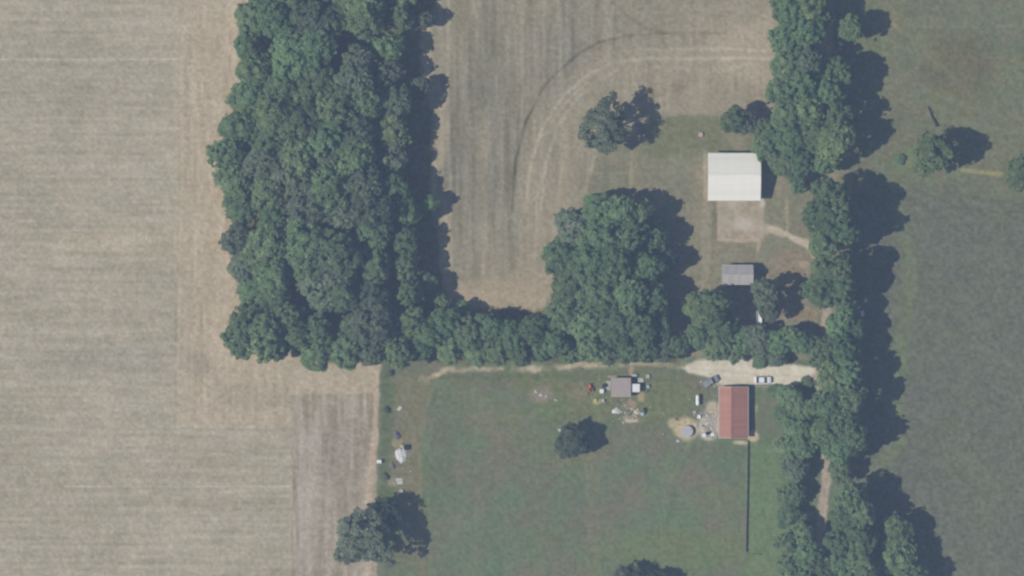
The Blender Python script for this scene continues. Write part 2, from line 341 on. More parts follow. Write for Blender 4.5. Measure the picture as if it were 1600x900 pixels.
for pts, w, d in (([(700, 586), (676, 606), (662, 650), (658, 740), (662, 960)], 4, (9, 6, 4)), ([(712, 590), (688, 612), (674, 655), (670, 740), (674, 960)], 4, (7, 5, 3)), ([(742, 600), (744, 960)], 4, (5, 3, 2)), ([(918, 735), (919, 960)], 4, (8, 4, 3)), ([(934, 735), (935, 960)], 4, (7, 3, 3)),
                  ([(1080, 690), (1040, 760), (1030, 960)], 4, (5, 4, 2)), ([(760, 660), (860, 640), (1060, 645)], 5, (6, 5, 2)), ([(1150, 690), (1150, 880)], 6, (-4, -2, -2)), ([(1176, 690), (1174, 900)], 7, (3, 6, 0)), ([(700, 590), (1050, 592)], 4, (-6, -4, -4))):
    shade(line(pts, w, 4, .6) * tr20, d)
# woodland floor
wd = np.array((108, 112, 103.0)) + mott[..., None] * g3 * 8 + mid[..., None] * np.array((6, 4, 2))
wood_poly = woodW + [(650, 560), (690, 480), (690, 440), (672, 300), (676, 180), (655, 110), (656, 60), (690, -20), (690, -BIG), (395, -BIG)]
paint(poly([(x + 14, y - (8 if y > 545 else 0)) for x, y in woodW] + wood_poly[len(woodW):-2] + [(690, -500), (410, -500)], 3), wd, 0.9, R_WOOD)
paint(poly([(640, 480), (760, 486), (860, 480), (930, 320), (1020, 330), (1040, 500), (1060, 565), (660, 566)], 4), wd, 0.85, R_WOOD)
# bare tracks, gravel, slab
paint(line([(660, 592), (694, 579), (740, 576), (782, 576)], 8, 5, 1) * np.clip(.75 + fbm(30, 30, 120), 0, 1), np.array((180, 167, 149.0)) + mott[..., None] * 7, 0.85, R_LANE)
paint(line([(800, 579), (840, 576), (880, 571), (960, 569), (1000, 569), (1070, 570)], 8, 5, 1) * np.clip(.75 + fbm(26, 26, 121), 0, 1), np.array((178, 166, 148.0)) + mott[..., None] * 7, 0.85, R_LANE)
paint(poly([(1064, 574), (1090, 562), (1120, 556), (1175, 560), (1190, 570), (1240, 570), (1276, 574), (1278, 600), (1212, 601), (1130, 603), (1112, 590), (1075, 582)], 2.5, .6), np.array((192, 186, 173.0)) + mott[..., None] * 5 + mid[..., None] * 6, 0.97, R_GRAVEL)
for pts, w, d in (([(1085, 572), (1130, 574), (1200, 582), (1275, 584)], 4, 7), ([(1085, 579), (1130, 583), (1200, 590), (1275, 592)], 4, 7), ([(1110, 578), (1200, 586), (1270, 588)], 3, -9), ([(1130, 590), (1150, 600)], 8, -8), ([(1110, 562), (1170, 563)], 6, -9)):
    shade(line(pts, w, 4, .5) * tr20, np.array((1, .98, .9)) * d)
paint(line([(1275, 590), (1288, 560), (1292, 490), (1288, 420), (1262, 380)], 13, 4), np.array((166, 155, 144.0)) + mott[..., None] * 6, 0.9, R_LANE)
paint(line([(1282, 595), (1290, 680), (1292, 742), (1285, 790), (1282, 850), (1276, 960)], 15, 4), np.array((168, 156, 147.0)) + mott[..., None] * 8, 0.9, R_LANE)
paint(blob(1262, 806, 12, 9, .6), (150, 146, 128), 0.8)
paint(line([(1168, 350), (1190, 354), (1208, 360), (1230, 369), (1262, 381)], 11, 6, 1), np.array((181, 171, 158.0)) + mott[..., None] * 6, 0.85, R_LANE)
paint(line([(1186, 372), (1184, 392)], 6, 3), (166, 155, 140), 0.8)
paint(poly([(1121, 310), (1194, 310), (1194, 352), (1202, 362), (1190, 377), (1121, 377)], 1.8, .25), np.array((158, 150, 139.0)) + mott[..., None] * 6 + mid[..., None] * np.array((8, 5, 4)), 0.95, R_PAD)
paint(line([(1121, 376), (1184, 376)], 3, 2), (178, 164, 146), 0.7); paint(line([(1122, 314), (1122, 376)], 3, 2), (170, 160, 146), 0.5)
paint(blob(1163, 349, 14, 9, .9), (180, 174, 166), 0.8); paint(line([(1140, 318), (1150, 335), (1165, 350), (1192, 356)], 9, 8, 1.5), (174, 166, 155), 0.6); paint(poly([(1186, 310), (1196, 310), (1195, 326), (1190, 326)], 2), (186, 180, 170), 0.8)

A = alb(COL)
Z = fbm(60, 60, 95, 3) * 0.05 + mott * 0.02
Z = np.where(REG == R_PAD, 0.0, Z); Z *= np.clip(1 - (np.hypot(U - 800, V - 450) - 1500) / 1500, 0, 1)
verts = np.stack([(U - 800) * MPP, (450 - V) * MPP, Z], -1).reshape(-1, 3)
idx = np.arange(Ny * Nx).reshape(Ny, Nx)
quads = np.stack([idx[:-1, :-1], idx[1:, :-1], idx[1:, 1:], idx[:-1, 1:]], -1).reshape(-1, 4)
qreg = REG[:-1, :-1].reshape(-1)
def sheet(name, q, material, cols):
    used, inv = np.unique(q, return_inverse=True); inv = inv.reshape(-1, 4)
    me = bpy.data.meshes.new(name); me.vertices.add(len(used)); me.vertices.foreach_set('co', verts[used].astype('f').ravel())
    me.loops.add(inv.size); me.loops.foreach_set('vertex_index', inv.ravel().astype('i'))
    me.polygons.add(len(inv)); me.polygons.foreach_set('loop_start', np.arange(0, inv.size, 4, dtype='i'))
    at = me.color_attributes.new('Col', 'FLOAT_COLOR', 'POINT')
    at.data.foreach_set('color', np.concatenate([cols[used], np.ones((len(used), 1))], 1).astype('f').ravel())
    me.update(); me.validate(); me.polygons.foreach_set('use_smooth', [True] * len(me.polygons))
    return link(name, me, material)
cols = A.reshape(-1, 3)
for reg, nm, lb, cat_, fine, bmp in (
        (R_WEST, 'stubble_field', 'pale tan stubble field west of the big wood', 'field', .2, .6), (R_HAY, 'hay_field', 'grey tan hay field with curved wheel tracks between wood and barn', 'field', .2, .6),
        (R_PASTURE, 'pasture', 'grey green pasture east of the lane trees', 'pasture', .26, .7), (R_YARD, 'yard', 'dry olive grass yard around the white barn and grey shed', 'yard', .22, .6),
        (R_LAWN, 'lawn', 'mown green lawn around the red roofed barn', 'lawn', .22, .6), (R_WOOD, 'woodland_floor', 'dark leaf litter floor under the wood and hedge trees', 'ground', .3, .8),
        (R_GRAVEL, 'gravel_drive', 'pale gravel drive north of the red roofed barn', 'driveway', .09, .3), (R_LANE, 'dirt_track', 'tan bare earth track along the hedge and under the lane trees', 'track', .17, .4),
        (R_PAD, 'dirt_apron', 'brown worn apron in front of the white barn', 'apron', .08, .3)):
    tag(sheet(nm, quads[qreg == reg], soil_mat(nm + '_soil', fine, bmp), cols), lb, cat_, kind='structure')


# ------------------------------------------------------------------ buildings
def standing(name, px, py, label, cat, rz=0.0, z=0.0, group=None):
    return tag(empty(name, (X(px), Y(py), z), rz), label, cat, group)

def rib_panel(wd, ln, name):
    """one sheet of ribbed metal roofing: lies in x (width) and y (down the slope), 3 cm ribs"""
    m = MB(); m.box(0.004, wd - 0.004, 0, ln, 0, 0.012)
    for k in (0.02, wd / 3, 2 * wd / 3): m.hexa([(k, 0.002, .012), (k + .06, 0.002, .012), (k + .06, ln - .002, .012), (k, ln - .002, .012)], [(k + .015, 0.002, .042), (k + .045, 0.002, .042), (k + .045, ln - .002, .042), (k + .015, ln - .002, .042)])
    return m.mesh(name)

def slope(parent, pname, me, wd, n, org, along, down):
    """n panels side by side from org: along = unit vector of the eave, down = vector from ridge to eave"""
    d = Vector(down).normalized(); a = Vector(along); nrm = a.cross(d)
    if nrm.z < 0: nrm = -nrm
    for i in range(n):
        o = bpy.data.objects.new(pname, me); C.objects.link(o); o.parent = parent
        p = Vector(org) + a * (wd * i) + nrm * (0.03 + 0.003 * (i % 2))
        M = Matrix((a, d, nrm)).transposed().to_4x4(); M.translation = p
        if M.determinant() < 0:
            M = Matrix((-a, d, nrm)).transposed().to_4x4(); M.translation = p + a * wd
        o.matrix_local = M

def barn(name, px, py, lx, ly, ridge_axis, ridge_off, he1, he2, hr, roof_m, wall_m, label, cat, panel=0.92, over=0.35, roof_label=None, door_side='S'):
    """gabled farm building; lx, ly outer roof size in metres; ridge runs along x or y, ridge_off across"""
    b = standing(name, px, py, label, cat)
    L, Wd = (lx, ly) if ridge_axis == 'x' else (ly, lx)
    # local frame: ridge along +a, across +c
    if ridge_axis == 'x': T = lambda a, c, z: (a, c, z)
    else: T = lambda a, c, z: (-c, a, z)
    hl, hw = L / 2 - over, Wd / 2 - over
    zr = lambda c: hr - (hr - (he1 if c < ridge_off else he2)) * abs(c - ridge_off) / ((Wd / 2 + ridge_off) if c < ridge_off else (Wd / 2 - ridge_off))
    t = 0.12
    def wall(pts, thick):
        m = MB(); m.hexa([T(*p) for p in pts], [T(p[0] + thick[0], p[1] + thick[1], p[2]) for p in pts]); return m.build('wall', wall_m, b)
    wall([(-hl, -hw, 0), (hl, -hw, 0), (hl, -hw, zr(-hw) - .05), (-hl, -hw, zr(-hw) - .05)], (0, t))
    wall([(-hl, hw - t, 0), (hl, hw - t, 0), (hl, hw - t, zr(hw - t) - .07), (-hl, hw - t, zr(hw - t) - .07)], (0, t))
    for s in (-1, 1):
        x = s * hl if s < 0 else hl - t
        wall([(x, -hw + t + .003, 0), (x, hw - t - .003, 0), (x, hw - t - .003, zr(hw) - .05), (x, ridge_off, hr - .07), (x, -hw + t + .003, zr(-hw) - .05)], (t, 0))
    # roof: ribbed sheets on both slopes, cap on the ridge, trim along the verges
    n = max(3, round(L / panel)); w = L / n
    for s, he in ((-1, he1), (1, he2)):
        r0 = (-L / 2, ridge_off, hr); e0 = (-L / 2, s * Wd / 2, he)
        down = Vector(T(*e0)) - Vector(T(*r0)); a = Vector(T(1, 0, 0)) - Vector(T(0, 0, 0))
        me = rib_panel(w, down.length, 'roof_panel'); me.materials.append(roof_m)
        slope(b, 'roof_panel', me, w, n, T(*r0), a, down)
        m = MB(); m.hexa([T(-L / 2, s * (Wd / 2 + .02), he - .1), T(L / 2, s * (Wd / 2 + .02), he - .1), T(L / 2, s * (Wd / 2 + .14), he - .1), T(-L / 2, s * (Wd / 2 + .14), he - .1)],
                        [T(-L / 2, s * (Wd / 2 + .02), he + .02), T(L / 2, s * (Wd / 2 + .02), he + .02), T(L / 2, s * (Wd / 2 + .16), he + .02), T(-L / 2, s * (Wd / 2 + .16), he + .02)])
        g = m.build('gutter', trim_m, b)
        MB().tube([T(-hl + .2, s * (Wd / 2 + .08), he - .1), T(-hl + .2, s * (hw + .06), he - .45), T(-hl + .2, s * (hw + .06), .1)], .04, 6).build('downspout', trim_m, b)
        for e in (-1, 1):
            dn = Vector(T(0, s * Wd / 2, he)) - Vector(T(0, ridge_off, hr))
            x0, x1 = (e * (L / 2 + .005), e * (L / 2 + .07))
            m = MB(); m.hexa([T(x0, ridge_off, hr - .14), T(x1, ridge_off, hr - .14), T(x1, s * Wd / 2, he - .14), T(x0, s * Wd / 2, he - .14)],
                            [T(x0, ridge_off, hr + .07), T(x1, ridge_off, hr + .07), T(x1, s * Wd / 2, he + .07), T(x0, s * Wd / 2, he + .07)]); m.build('verge_trim', trim_m, b)
    m = MB()
    for s, he in ((-1, he1), (1, he2)):
        sl = (he - hr) / abs(s * Wd / 2 - ridge_off); m.hexa([T(-L / 2, ridge_off, hr + .085), T(L / 2, ridge_off, hr + .085), T(L / 2, ridge_off + s * .25, hr + .085 + sl * .25), T(-L / 2, ridge_off + s * .25, hr + .085 + sl * .25)],
                                                      [T(-L / 2, ridge_off, hr + .11), T(L / 2, ridge_off, hr + .11), T(L / 2, ridge_off + s * .25, hr + .11 + sl * .25), T(-L / 2, ridge_off + s * .25, hr + .11 + sl * .25)])
    m.build('ridge_cap', roof_m, b)
    return b, T, hl, hw

trim_m = mat('trim', (.55, .55, .54), .5, var=.08)
white_roof = mat('white_metal_roof', (.85, .825, .74), .55, var=.05, scale=.5, dirt=(.5, .46, .40), dirt_amt=.25, sheets=.015)
white_wall = mat('white_metal_wall', (.66, .66, .63), .5, var=.06, dirt=(.4, .37, .32), dirt_amt=.3)
red_roof = mat('red_metal_roof', (.39, .18, .125), .7, var=.16, scale=.9, dirt=(.36, .25, .21), dirt_amt=.6, sheets=.09)
red_wall = mat('weathered_boards', (.22, .16, .13), .8, var=.25)
grey_roof = mat('galvanised_roof', (.46, .44, .41), .65, var=.12, scale=.8, dirt=(.30, .27, .25), dirt_amt=.5, sheets=.08)
grey_wall = mat('grey_boards', (.3, .29, .28), .8, var=.2)
dark_roof = mat('dark_felt_roof', (.022, .023, .026), .9, var=.25)
mauve_roof = mat('mauve_felt_roof', (.37, .315, .285), .85, var=.1, scale=.8, dirt=(.4, .35, .31), dirt_amt=.4)
dark_glass = mat('dark_glass', (.02, .025, .03), .1, spec=.5, var=.02)
black_m = mat('black_rubber', (.015, .015, .016), .8); steel_m = mat('steel', (.4, .4, .41), .4, metal=.8)
white_p = mat('white_paint', (.78, .78, .77), .4, var=.04, dirt=(.5, .46, .4), dirt_amt=.2)

def opening(b, T, kind, a, c, z0, w, h, out, wmat):
    """a door or window set on a long wall at (a, c); out = +-1 across"""
    m = MB(); m.hexa([T(a - w / 2, c, z0), T(a + w / 2, c, z0), T(a + w / 2, c + out * .05, z0), T(a - w / 2, c + out * .05, z0)], [T(a - w / 2, c, z0 + h), T(a + w / 2, c, z0 + h), T(a + w / 2, c + out * .05, z0 + h), T(a - w / 2, c + out * .05, z0 + h)])
    p = m.build(kind, wmat, b)
    f = MB()
    for (a0, a1, q0, q1) in ((-w / 2 - .08, -w / 2, -.0, h + .08), (w / 2, w / 2 + .08, 0, h + .08), (-w / 2, w / 2, h, h + .08)):
        f.hexa([T(a + a0, c, z0 + q0), T(a + a1, c, z0 + q0), T(a + a1, c + out * .08, z0 + q0), T(a + a0, c + out * .08, z0 + q0)], [T(a + a0, c, z0 + q1), T(a + a1, c, z0 + q1), T(a + a1, c + out * .08, z0 + q1), T(a + a0, c + out * .08, z0 + q1)])
    f.build('frame', trim_m, p)
    if kind == 'door':
        MB().rbox(T(a + w / 2 - .12, c + out * .09, z0 + 1.0), (.06, .06, .2)).build('handle', steel_m, p)
    return p

b, T, hl, hw = barn('white_barn', 1146, 277, 82 * MPP, 73 * MPP, 'x', .3, 3.4, 3.4, 5.2, white_roof, white_wall, 'large white metal roofed barn with a brown apron on its south side', 'barn')
opening(b, T, 'door', -1.8, -hw, 0, 3.6, 3.0, -1, mat('door_white', (.6, .6, .58), .5)); opening(b, T, 'door', 3.2, -hw, 0, 3.6, 3.0, -1, MATS['door_white'])
opening(b, T, 'window', 0, hw, 1.2, 1.2, .9, 1, dark_glass); opening(b, T, 'window', -4, hw, 1.2, 1.2, .9, 1, dark_glass)
b, T, hl, hw = barn('red_barn', 1145.5, 644, 45 * MPP, 80 * MPP, 'y', .7, 1.95, 1.75, 2.95, red_roof, red_wall, 'long barn with faded red metal roof south of the gravel drive', 'barn', panel=.8, over=.25)
opening(b, T, 'door', 2.0, hw, 0, 1.5, 1.4, 1, mat('door_brown', (.12, .09, .07), .8)); opening(b, T, 'window', -2.5, hw, .6, .9, .6, 1, dark_glass)
b, T, hl, hw = barn('grey_shed', 1151.5, 429.5, 48 * MPP, 29 * MPP, 'x', .15, 2.9, 2.9, 4.5, grey_roof, grey_wall, 'small grey metal roofed shed south of the white barn', 'shed', panel=.8, over=.2)
opening(b, T, 'door', -2.2, -hw, 0, .95, 2.0, -1, mat('door_grey', (.25, .25, .25), .7)); opening(b, T, 'window', 1.2, hw, 1.1, .9, .8, 1, dark_glass)

def flat_shed(name, px, py, wx, wy, h, roof_m, wall_m, label, fall=0.2, n=6):
    s = standing(name, px, py, label, 'shed'); a, c = wx / 2 - .15, wy / 2 - .15
    for (x0, x1, y0, y1) in ((-a, a, -c, -c + .08), (-a, a, c - .08, c), (-a, -a + .08, -c + .083, c - .083), (a - .08, a, -c + .083, c - .083)):
        MB().box(x0, x1, y0, y1, 0, h - .02).build('wall', wall_m, s)
    w = wy / n
    for i in range(n):
        y0 = -wy / 2 + i * w + .004; y1 = y0 + w - .008; z = h + .006 * (i % 2)
        MB().hexa([(-wx / 2, y0, z), (wx / 2, y0, z + fall), (wx / 2, y1, z + fall), (-wx / 2, y1, z)], [(-wx / 2, y0, z + .05), (wx / 2, y0, z + fall + .05), (wx / 2, y1, z + fall + .05), (-wx / 2, y1, z + .05)]).build('roof_panel', roof_m, s)
    d = MB().box(-.5, .5, -c - .05, -c - .003, 0, min(1.95, h - .15)).build('door', mat('door_plank', (.2, .17, .14), .8), s)
    MB().box(.3, .38, -c - .1, -c - .053, .9, 1.05).build('handle', steel_m, d)
    return s
flat_shed('flat_roof_shed', 970, 605, 31 * MPP, 30 * MPP, 2.0, mauve_roof, red_wall, 'square shed with flat mauve grey roof amid scattered junk', .05, 5)

# ------------------------------------------------------------------ vehicles
def loft(m, secs):
    """secs: list of (x, [(y, z) ...]) rings of equal length"""
    n = len(secs[0][1]); st = len(m.v)
    for x, r in secs:
        for y, z in r: m.v.append((x, y, z))
    for i in range(len(secs) - 1):
        for k in range(n):
            j = (k + 1) % n; m.f.append((st + i * n + k, st + i * n + j, st + (i + 1) * n + j, st + (i + 1) * n + k))
    m.f.append(tuple(st + k for k in reversed(range(n)))); e = st + (len(secs) - 1) * n; m.f.append(tuple(e + k for k in range(n)))
def ring(hw, z0, z1, tuck=.9):
    c = .08
    return [(-hw * .92, z0), (hw * .92, z0), (hw, z0 + c * 2), (hw, z1 - c * 2), (hw * tuck, z1), (-hw * tuck, z1), (-hw, z1 - c * 2), (-hw, z0 + c * 2)]
def vehicle(name, px, py, rz, paint, label, cat, pickup=False, L=4.5, Wd=1.78):
    v = standing(name, px, py, label, cat, rz); hw = Wd / 2; h = L / 2; zb = .3; zt = .86 if not pickup else .95
    m = MB(); loft(m, [(-h, ring(hw * .86, zb + .12, zt - .12)), (-h + .18, ring(hw * .97, zb, zt - .02)), (-h * .4, ring(hw, zb, zt)), (h * .35, ring(hw, zb, zt)), (h * .75, ring(hw * .97, zb, zt - .08)), (h - .1, ring(hw * .9, zb + .05, zt - .2)), (h, ring(hw * .78, zb + .12, zt - .3))])
    m.build('body', paint, v, smooth=False, bevel=.03)
    if pickup: cx0, cx1, r0, r1 = -.55, 1.05, -.45, .55
    else: cx0, cx1, r0, r1 = -1.75, 1.0, -1.15, .35
    zr = 1.45 if not pickup else 1.68
    m = MB(); m.hexa([(r0, -hw * .74, zr - .05), (r1, -hw * .74, zr - .05), (r1, hw * .74, zr - .05), (r0, hw * .74, zr - .05)], [(r0 + .05, -hw * .7, zr), (r1 - .05, -hw * .7, zr), (r1 - .05, hw * .7, zr), (r0 + .05, hw * .7, zr)]); m.build('roof', paint, v, bevel=.02)
    def pane(nm, lo, hi, d):
        m = MB(); d = Vector(d); q = [Vector(p) for p in lo + hi]; m.hexa([tuple(p) for p in q], [tuple(p + d) for p in q]); return m.build(nm, dark_glass, v)
    pane('windshield', [(cx1, -hw * .84, zt), (cx1, hw * .84, zt)], [(r1, hw * .72, zr - .06), (r1, -hw * .72, zr - .06)], (.02, 0, .02))
    pane('rear_window', [(cx0, -hw * .84, zt), (cx0, hw * .84, zt)], [(r0, hw * .72, zr - .06), (r0, -hw * .72, zr - .06)], (-.02, 0, .02))
    for s in (-1, 1):
        mid_ = (cx0 + cx1) / 2
        for x0, x1, q0, q1 in ((cx0 + .06, mid_ - .05, r0 + .02, mid_ - .05), (mid_ + .05, cx1 - .06, mid_ + .05, r1 - .02)):
            pane('side_window', [(x0, s * hw * .86, zt), (x1, s * hw * .86, zt)], [(q1, s * hw * .74, zr - .06), (q0, s * hw * .74, zr - .06)], (0, s * .02, 0))
        m = MB().hexa([(mid_ - .05, s * hw * .86, zt), (mid_ + .05, s * hw * .86, zt), (mid_ + .05, s * hw * .8, zt), (mid_ - .05, s * hw * .8, zt)], [(mid_ - .05, s * hw * .745, zr - .05), (mid_ + .05, s * hw * .745, zr - .05), (mid_ + .05, s * hw * .7, zr - .05), (mid_ - .05, s * hw * .7, zr - .05)]); m.build('pillar', paint, v)
        MB().box(cx1 - .25, cx1 - .1, min(s * hw * .98, s * (hw + .16)), max(s * hw * .98, s * (hw + .16)), zt - .02, zt + .12).build('mirror', paint, v)
        MB().box(h - .1, h + .01, min(s * hw * .45, s * hw * .74), max(s * hw * .45, s * hw * .74), zt - .45, zt - .33).build('headlight', mat('lamp_glass', (.7, .7, .68), .15), v)
        MB().box(-h - .01, -h + .1, min(s * hw * .5, s * hw * .84), max(s * hw * .5, s * hw * .84), zt - .38, zt - .22).build('tail_light', mat('tail_red', (.35, .02, .02), .3), v)
        for x in (-h * .6, h * .62):
            w = MB().tube([(x, s * (hw - .22), .32), (x, s * (hw + .01), .32)], .32, 16).build('wheel', black_m, v)
            MB().tube([(x, s * (hw - .02), .32), (x, s * (hw + .03), .32)], .2, 12).build('rim', steel_m, w)
    if pickup:
        m = MB()
        for s in (-1, 1): m.box(-h + .06, -.62, min(s * (hw - .1), s * (hw - .01)), max(s * (hw - .1), s * (hw - .01)), zt - .02, zt + .12)
        m.box(-h + .02, -h + .1, -hw * .88, hw * .88, zt - .06, zt + .12); m.build('bed_rail', paint, v)
    return v
vehicle('parked_car', 1192, 593.5, 0.0, mat('car_white', (.80, .80, .82), .25, var=.01, spec=.5), 'white car parked at the south edge of the gravel drive', 'car', L=4.5)
vehicle('pickup_truck', 1110, 596, math.radians(28), mat('car_slate', (.26, .275, .29), .4, var=.02, spec=.5), 'slate grey pickup truck parked on grass northwest of the red roofed barn', 'truck', True, 4.6, 1.8)

def wheels(v, xs, hw, r=.28):
    for x in xs:
        for s in (-1, 1):
            w = MB().tube([(x, s * (hw - .1), r), (x, s * (hw + .1), r)], r, 14).build('wheel', black_m, v)
            MB().tube([(x, s * (hw + .06), r), (x, s * (hw + .115), r)], r * .55, 10).build('rim', steel_m, w)
t = standing('garden_tractor', 922, 606, 'orange garden tractor on the grass west of the mauve roofed shed', 'tractor', math.radians(100))
tr_p = mat('orange_paint', (.58, .13, .06), .45, var=.15, dirt=(.4, .22, .14), dirt_amt=.4)
MB().hexa([(.0, -.36, .5), (1.15, -.32, .5), (1.15, .32, .5), (0, .36, .5)], [(.0, -.34, 1.0), (1.1, -.28, .92), (1.1, .28, .92), (0, .34, 1.0)]).build('hood', tr_p, t, bevel=.05)
MB().box(-1.0, 0, -.22, .22, .42, .62).build('chassis', tr_p, t)
for s in (-1, 1): MB().hexa([(-1.1, s * .3, .7), (-.25, s * .3, .7), (-.25, s * .68, .7), (-1.1, s * .68, .7)], [(-1.0, s * .32, .86), (-.35, s * .32, .86), (-.35, s * .66, .82), (-1.0, s * .66, .82)]).build('fender', tr_p, t)
MB().box(-.85, -.4, -.24, .24, .8, .9).box(-.92, -.82, -.24, .24, .84, 1.25).build('seat', black_m, t)
MB().tube([(-.05, 0, .95), (-.2, 0, 1.2)], .025, 6).lathe([(.17, 1.19), (.2, 1.21), (.2, 1.23), (.17, 1.25)], 14, (-.2, 0, 0)).build('steering_wheel', black_m, t)
wheels(t, (-.65,), .5, .42); wheels(t, (.85,), .4, .27)
t = standing('box_trailer', 993.5, 606, 'boxy white trailer against the east side of the mauve roofed shed', 'trailer')
MB().box(-.98, .98, -1.05, 1.05, .45, 1.75).build('body', white_p, t, bevel=.04)
for i in range(4): MB().box(-1.0 + i * .5 + .01, -.5 + i * .5 - .01, -1.08, 1.08, 1.752, 1.79).build('roof_panel', white_p, t)
d = MB().box(-.8, .8, 1.052, 1.09, .5, 1.65).build('door', white_p, t); MB().box(.55, .62, 1.092, 1.13, .9, 1.2).build('handle', steel_m, d)
wheels(t, (0.0,), .95, .3); MB().tube([(0, -1.05, .42), (0, -1.7, .42)], .05, 6).build('tow_bar', steel_m, t)
t = standing('utility_trailer', 1186, 497, 'white open trailer partly hidden under trees south of the grey shed', 'trailer', math.radians(93))
MB().box(-1.6, 1.6, -.62, .62, .5, .58).build('deck', white_p, t)
for s in (-1, 1): MB().box(-1.6, 1.6, min(s * .62, s * .68), max(s * .62, s * .68), .45, .95).build('side_board', white_p, t)
MB().box(1.6, 1.66, -.68, .68, .45, .95).build('front_board', white_p, t); wheels(t, (-.1,), .72, .3); MB().tube([(1.66, 0, .5), (2.6, 0, .5)], .05, 6).build('tow_bar', steel_m, t)

# ------------------------------------------------------------------ yard things
t = standing('propane_tank', 1090, 625, 'white horizontal propane tank standing alone on grass west of the red roofed barn', 'tank', math.radians(90))
prof = [(-1.45, .05), (-1.4, .25), (-1.3, .38), (-1.15, .47), (-.95, .5), (.95, .5), (1.15, .47), (1.3, .38), (1.4, .25), (1.45, .05)]
MB().tube([(x, 0, .85) for x, r in prof], [r for x, r in prof], 18).build('shell', white_p, t, smooth=True)
for x in (-.85, .85): MB().box(x - .08, x + .08, -.35, .35, 0, .5).build('leg', white_p, t)
MB().lathe([(.2, 1.3), (.22, 1.33), (.22, 1.46), (.16, 1.53), (.02, 1.55)], 14).build('dome', white_p, t)
t = standing('round_pool', 1073.5, 674, 'round grey covered pool on a ring of sandy bare soil', 'pool')
pw = mat('pool_wall', (.34, .34, .36), .5); MB().lathe([(1.48, 0), (1.5, .02), (1.5, .9), (1.44, .9), (1.44, .84)], 28).build('wall', pw, t)
MB().lathe([(1.42, .80), (1.42, .84), (1.1, .865), (.5, .89), (.03, .9)], 28).build('cover', mat('pool_cover', (.29, .275, .33), .6, var=.1, dirt=(.36, .33, .33), dirt_amt=.4), t, smooth=True)
MB().lathe([(1.40, .905), (1.54, .905), (1.54, .95), (1.40, .95)], 28).build('rim', mat('pool_rim', (.45, .44, .45), .4), t)
for k in range(10):
    a = 2 * math.pi * k / 10; MB().rbox((1.56 * math.cos(a), 1.56 * math.sin(a), .44), (.08, .14, .88), a).build('post', pw, t)

# board fence: posts and boards, each a piece of its own
fence_m = mat('fence_board', (.27, .26, .245), .85, var=.3, scale=2.5); post_m = mat('fence_post', (.24, .225, .2), .85, var=.2)
def fence(name, pts, label, hgt=1.15, boards=4, step=2.4):
    f = standing(name, pts[0][0], pts[0][1], label, 'fence'); o = Vector((X(pts[0][0]), Y(pts[0][1]), 0))
    pm = MB().box(-.07, .07, -.07, .07, -.1, hgt + .08).hexa([(-.07, -.07, hgt + .082), (.07, -.07, hgt + .082), (.07, .07, hgt + .082), (-.07, .07, hgt + .082)], [(-.02, -.02, hgt + .13), (.02, -.02, hgt + .13), (.02, .02, hgt + .13), (-.02, .02, hgt + .13)]).mesh('post'); pm.materials.append(post_m)
    meshes = {}
    for i in range(len(pts) - 1):
        a = Vector((X(pts[i][0]), Y(pts[i][1]), 0)) - o; c = Vector((X(pts[i + 1][0]), Y(pts[i + 1][1]), 0)) - o
        n = max(1, round((c - a).length / step)); rz = math.atan2(c.y - a.y, c.x - a.x); ln = (c - a).length / n
        if i not in meshes:
            bm_ = MB().box(0.01, ln - .01, .075, .105, 0, hgt / boards - .035).mesh('board'); bm_.materials.append(fence_m); meshes[i] = bm_
        for k in range(n + (1 if i == len(pts) - 2 else 0)):
            link('post', pm, None, f, a + (c - a) * (k / n), rz)
        for k in range(n):
            for q in range(boards): link('board', meshes[i], None, f, tuple(a + (c - a) * (k / n) + Vector((0, 0, .06 + q * hgt / boards + random.uniform(-.01, .01)))), rz)
    return f
fence('board_fence', [(1167.5, 690), (1166.5, 770), (1164.5, 863)], 'long dark board fence running south from the red roofed barn', 0.72, 3)
fence('paddock_fence', [(1166, 866), (1188, 866.5)], 'short low fence turning east at the south end of the long fence', .5, 2)
fence('drive_fence', [(1180, 602.5), (1252, 603.5), (1253, 640)], 'low dark fence along the south edge of the gravel drive', .75, 3)

def crate(name, px, py, w, d, h, m_, label, cat, rz=0.0, group=None):
    t = standing(name, px, py, label, cat, rz, group=group)
    MB().box(-w / 2, w / 2, -d / 2, d / 2, .04, h - .06).build('body', m_, t, bevel=.03)
    MB().box(-w / 2 - .03, w / 2 + .03, -d / 2 - .03, d / 2 + .03, h - .055, h).build('lid', m_, t, bevel=.02)
    for sx in (-1, 1):
        for sy in (-1, 1): MB().box(sx * (w / 2 - .1) - .05, sx * (w / 2 - .1) + .05, sy * (d / 2 - .1) - .05, sy * (d / 2 - .1) + .05, 0, .038).build('foot', black_m, t)
    return t
def drum(name, px, py, r, h, m_, label, cat='drum'):
    t = standing(name, px, py, label, cat)
    MB().lathe([(r * .96, 0), (r, .03), (r, h * .33), (r * 1.03, h * .35), (r, h * .37), (r, h * .66), (r * 1.03, h * .68), (r, h * .7), (r, h - .03), (r * .97, h)], 18).build('body', m_, t)
    MB().lathe([(r * .9, h + .003), (r * .9, h + .02), (r * .1, h + .025)], 18).build('lid', m_, t); return t
def boards(name, px, py, ln, wd, n, m_, label, rz=0.0, cat='boards'):
    t = standing(name, px, py, label, cat, rz)
    for i in range(n):
        w = wd / n; MB().rbox((random.uniform(-.1, .1), -wd / 2 + w * (i + .5), .03 + .045 * (i % 2)), (ln * random.uniform(.88, 1), w * .93, .04), random.uniform(-.03, .03)).build('board', m_, t)
    return t
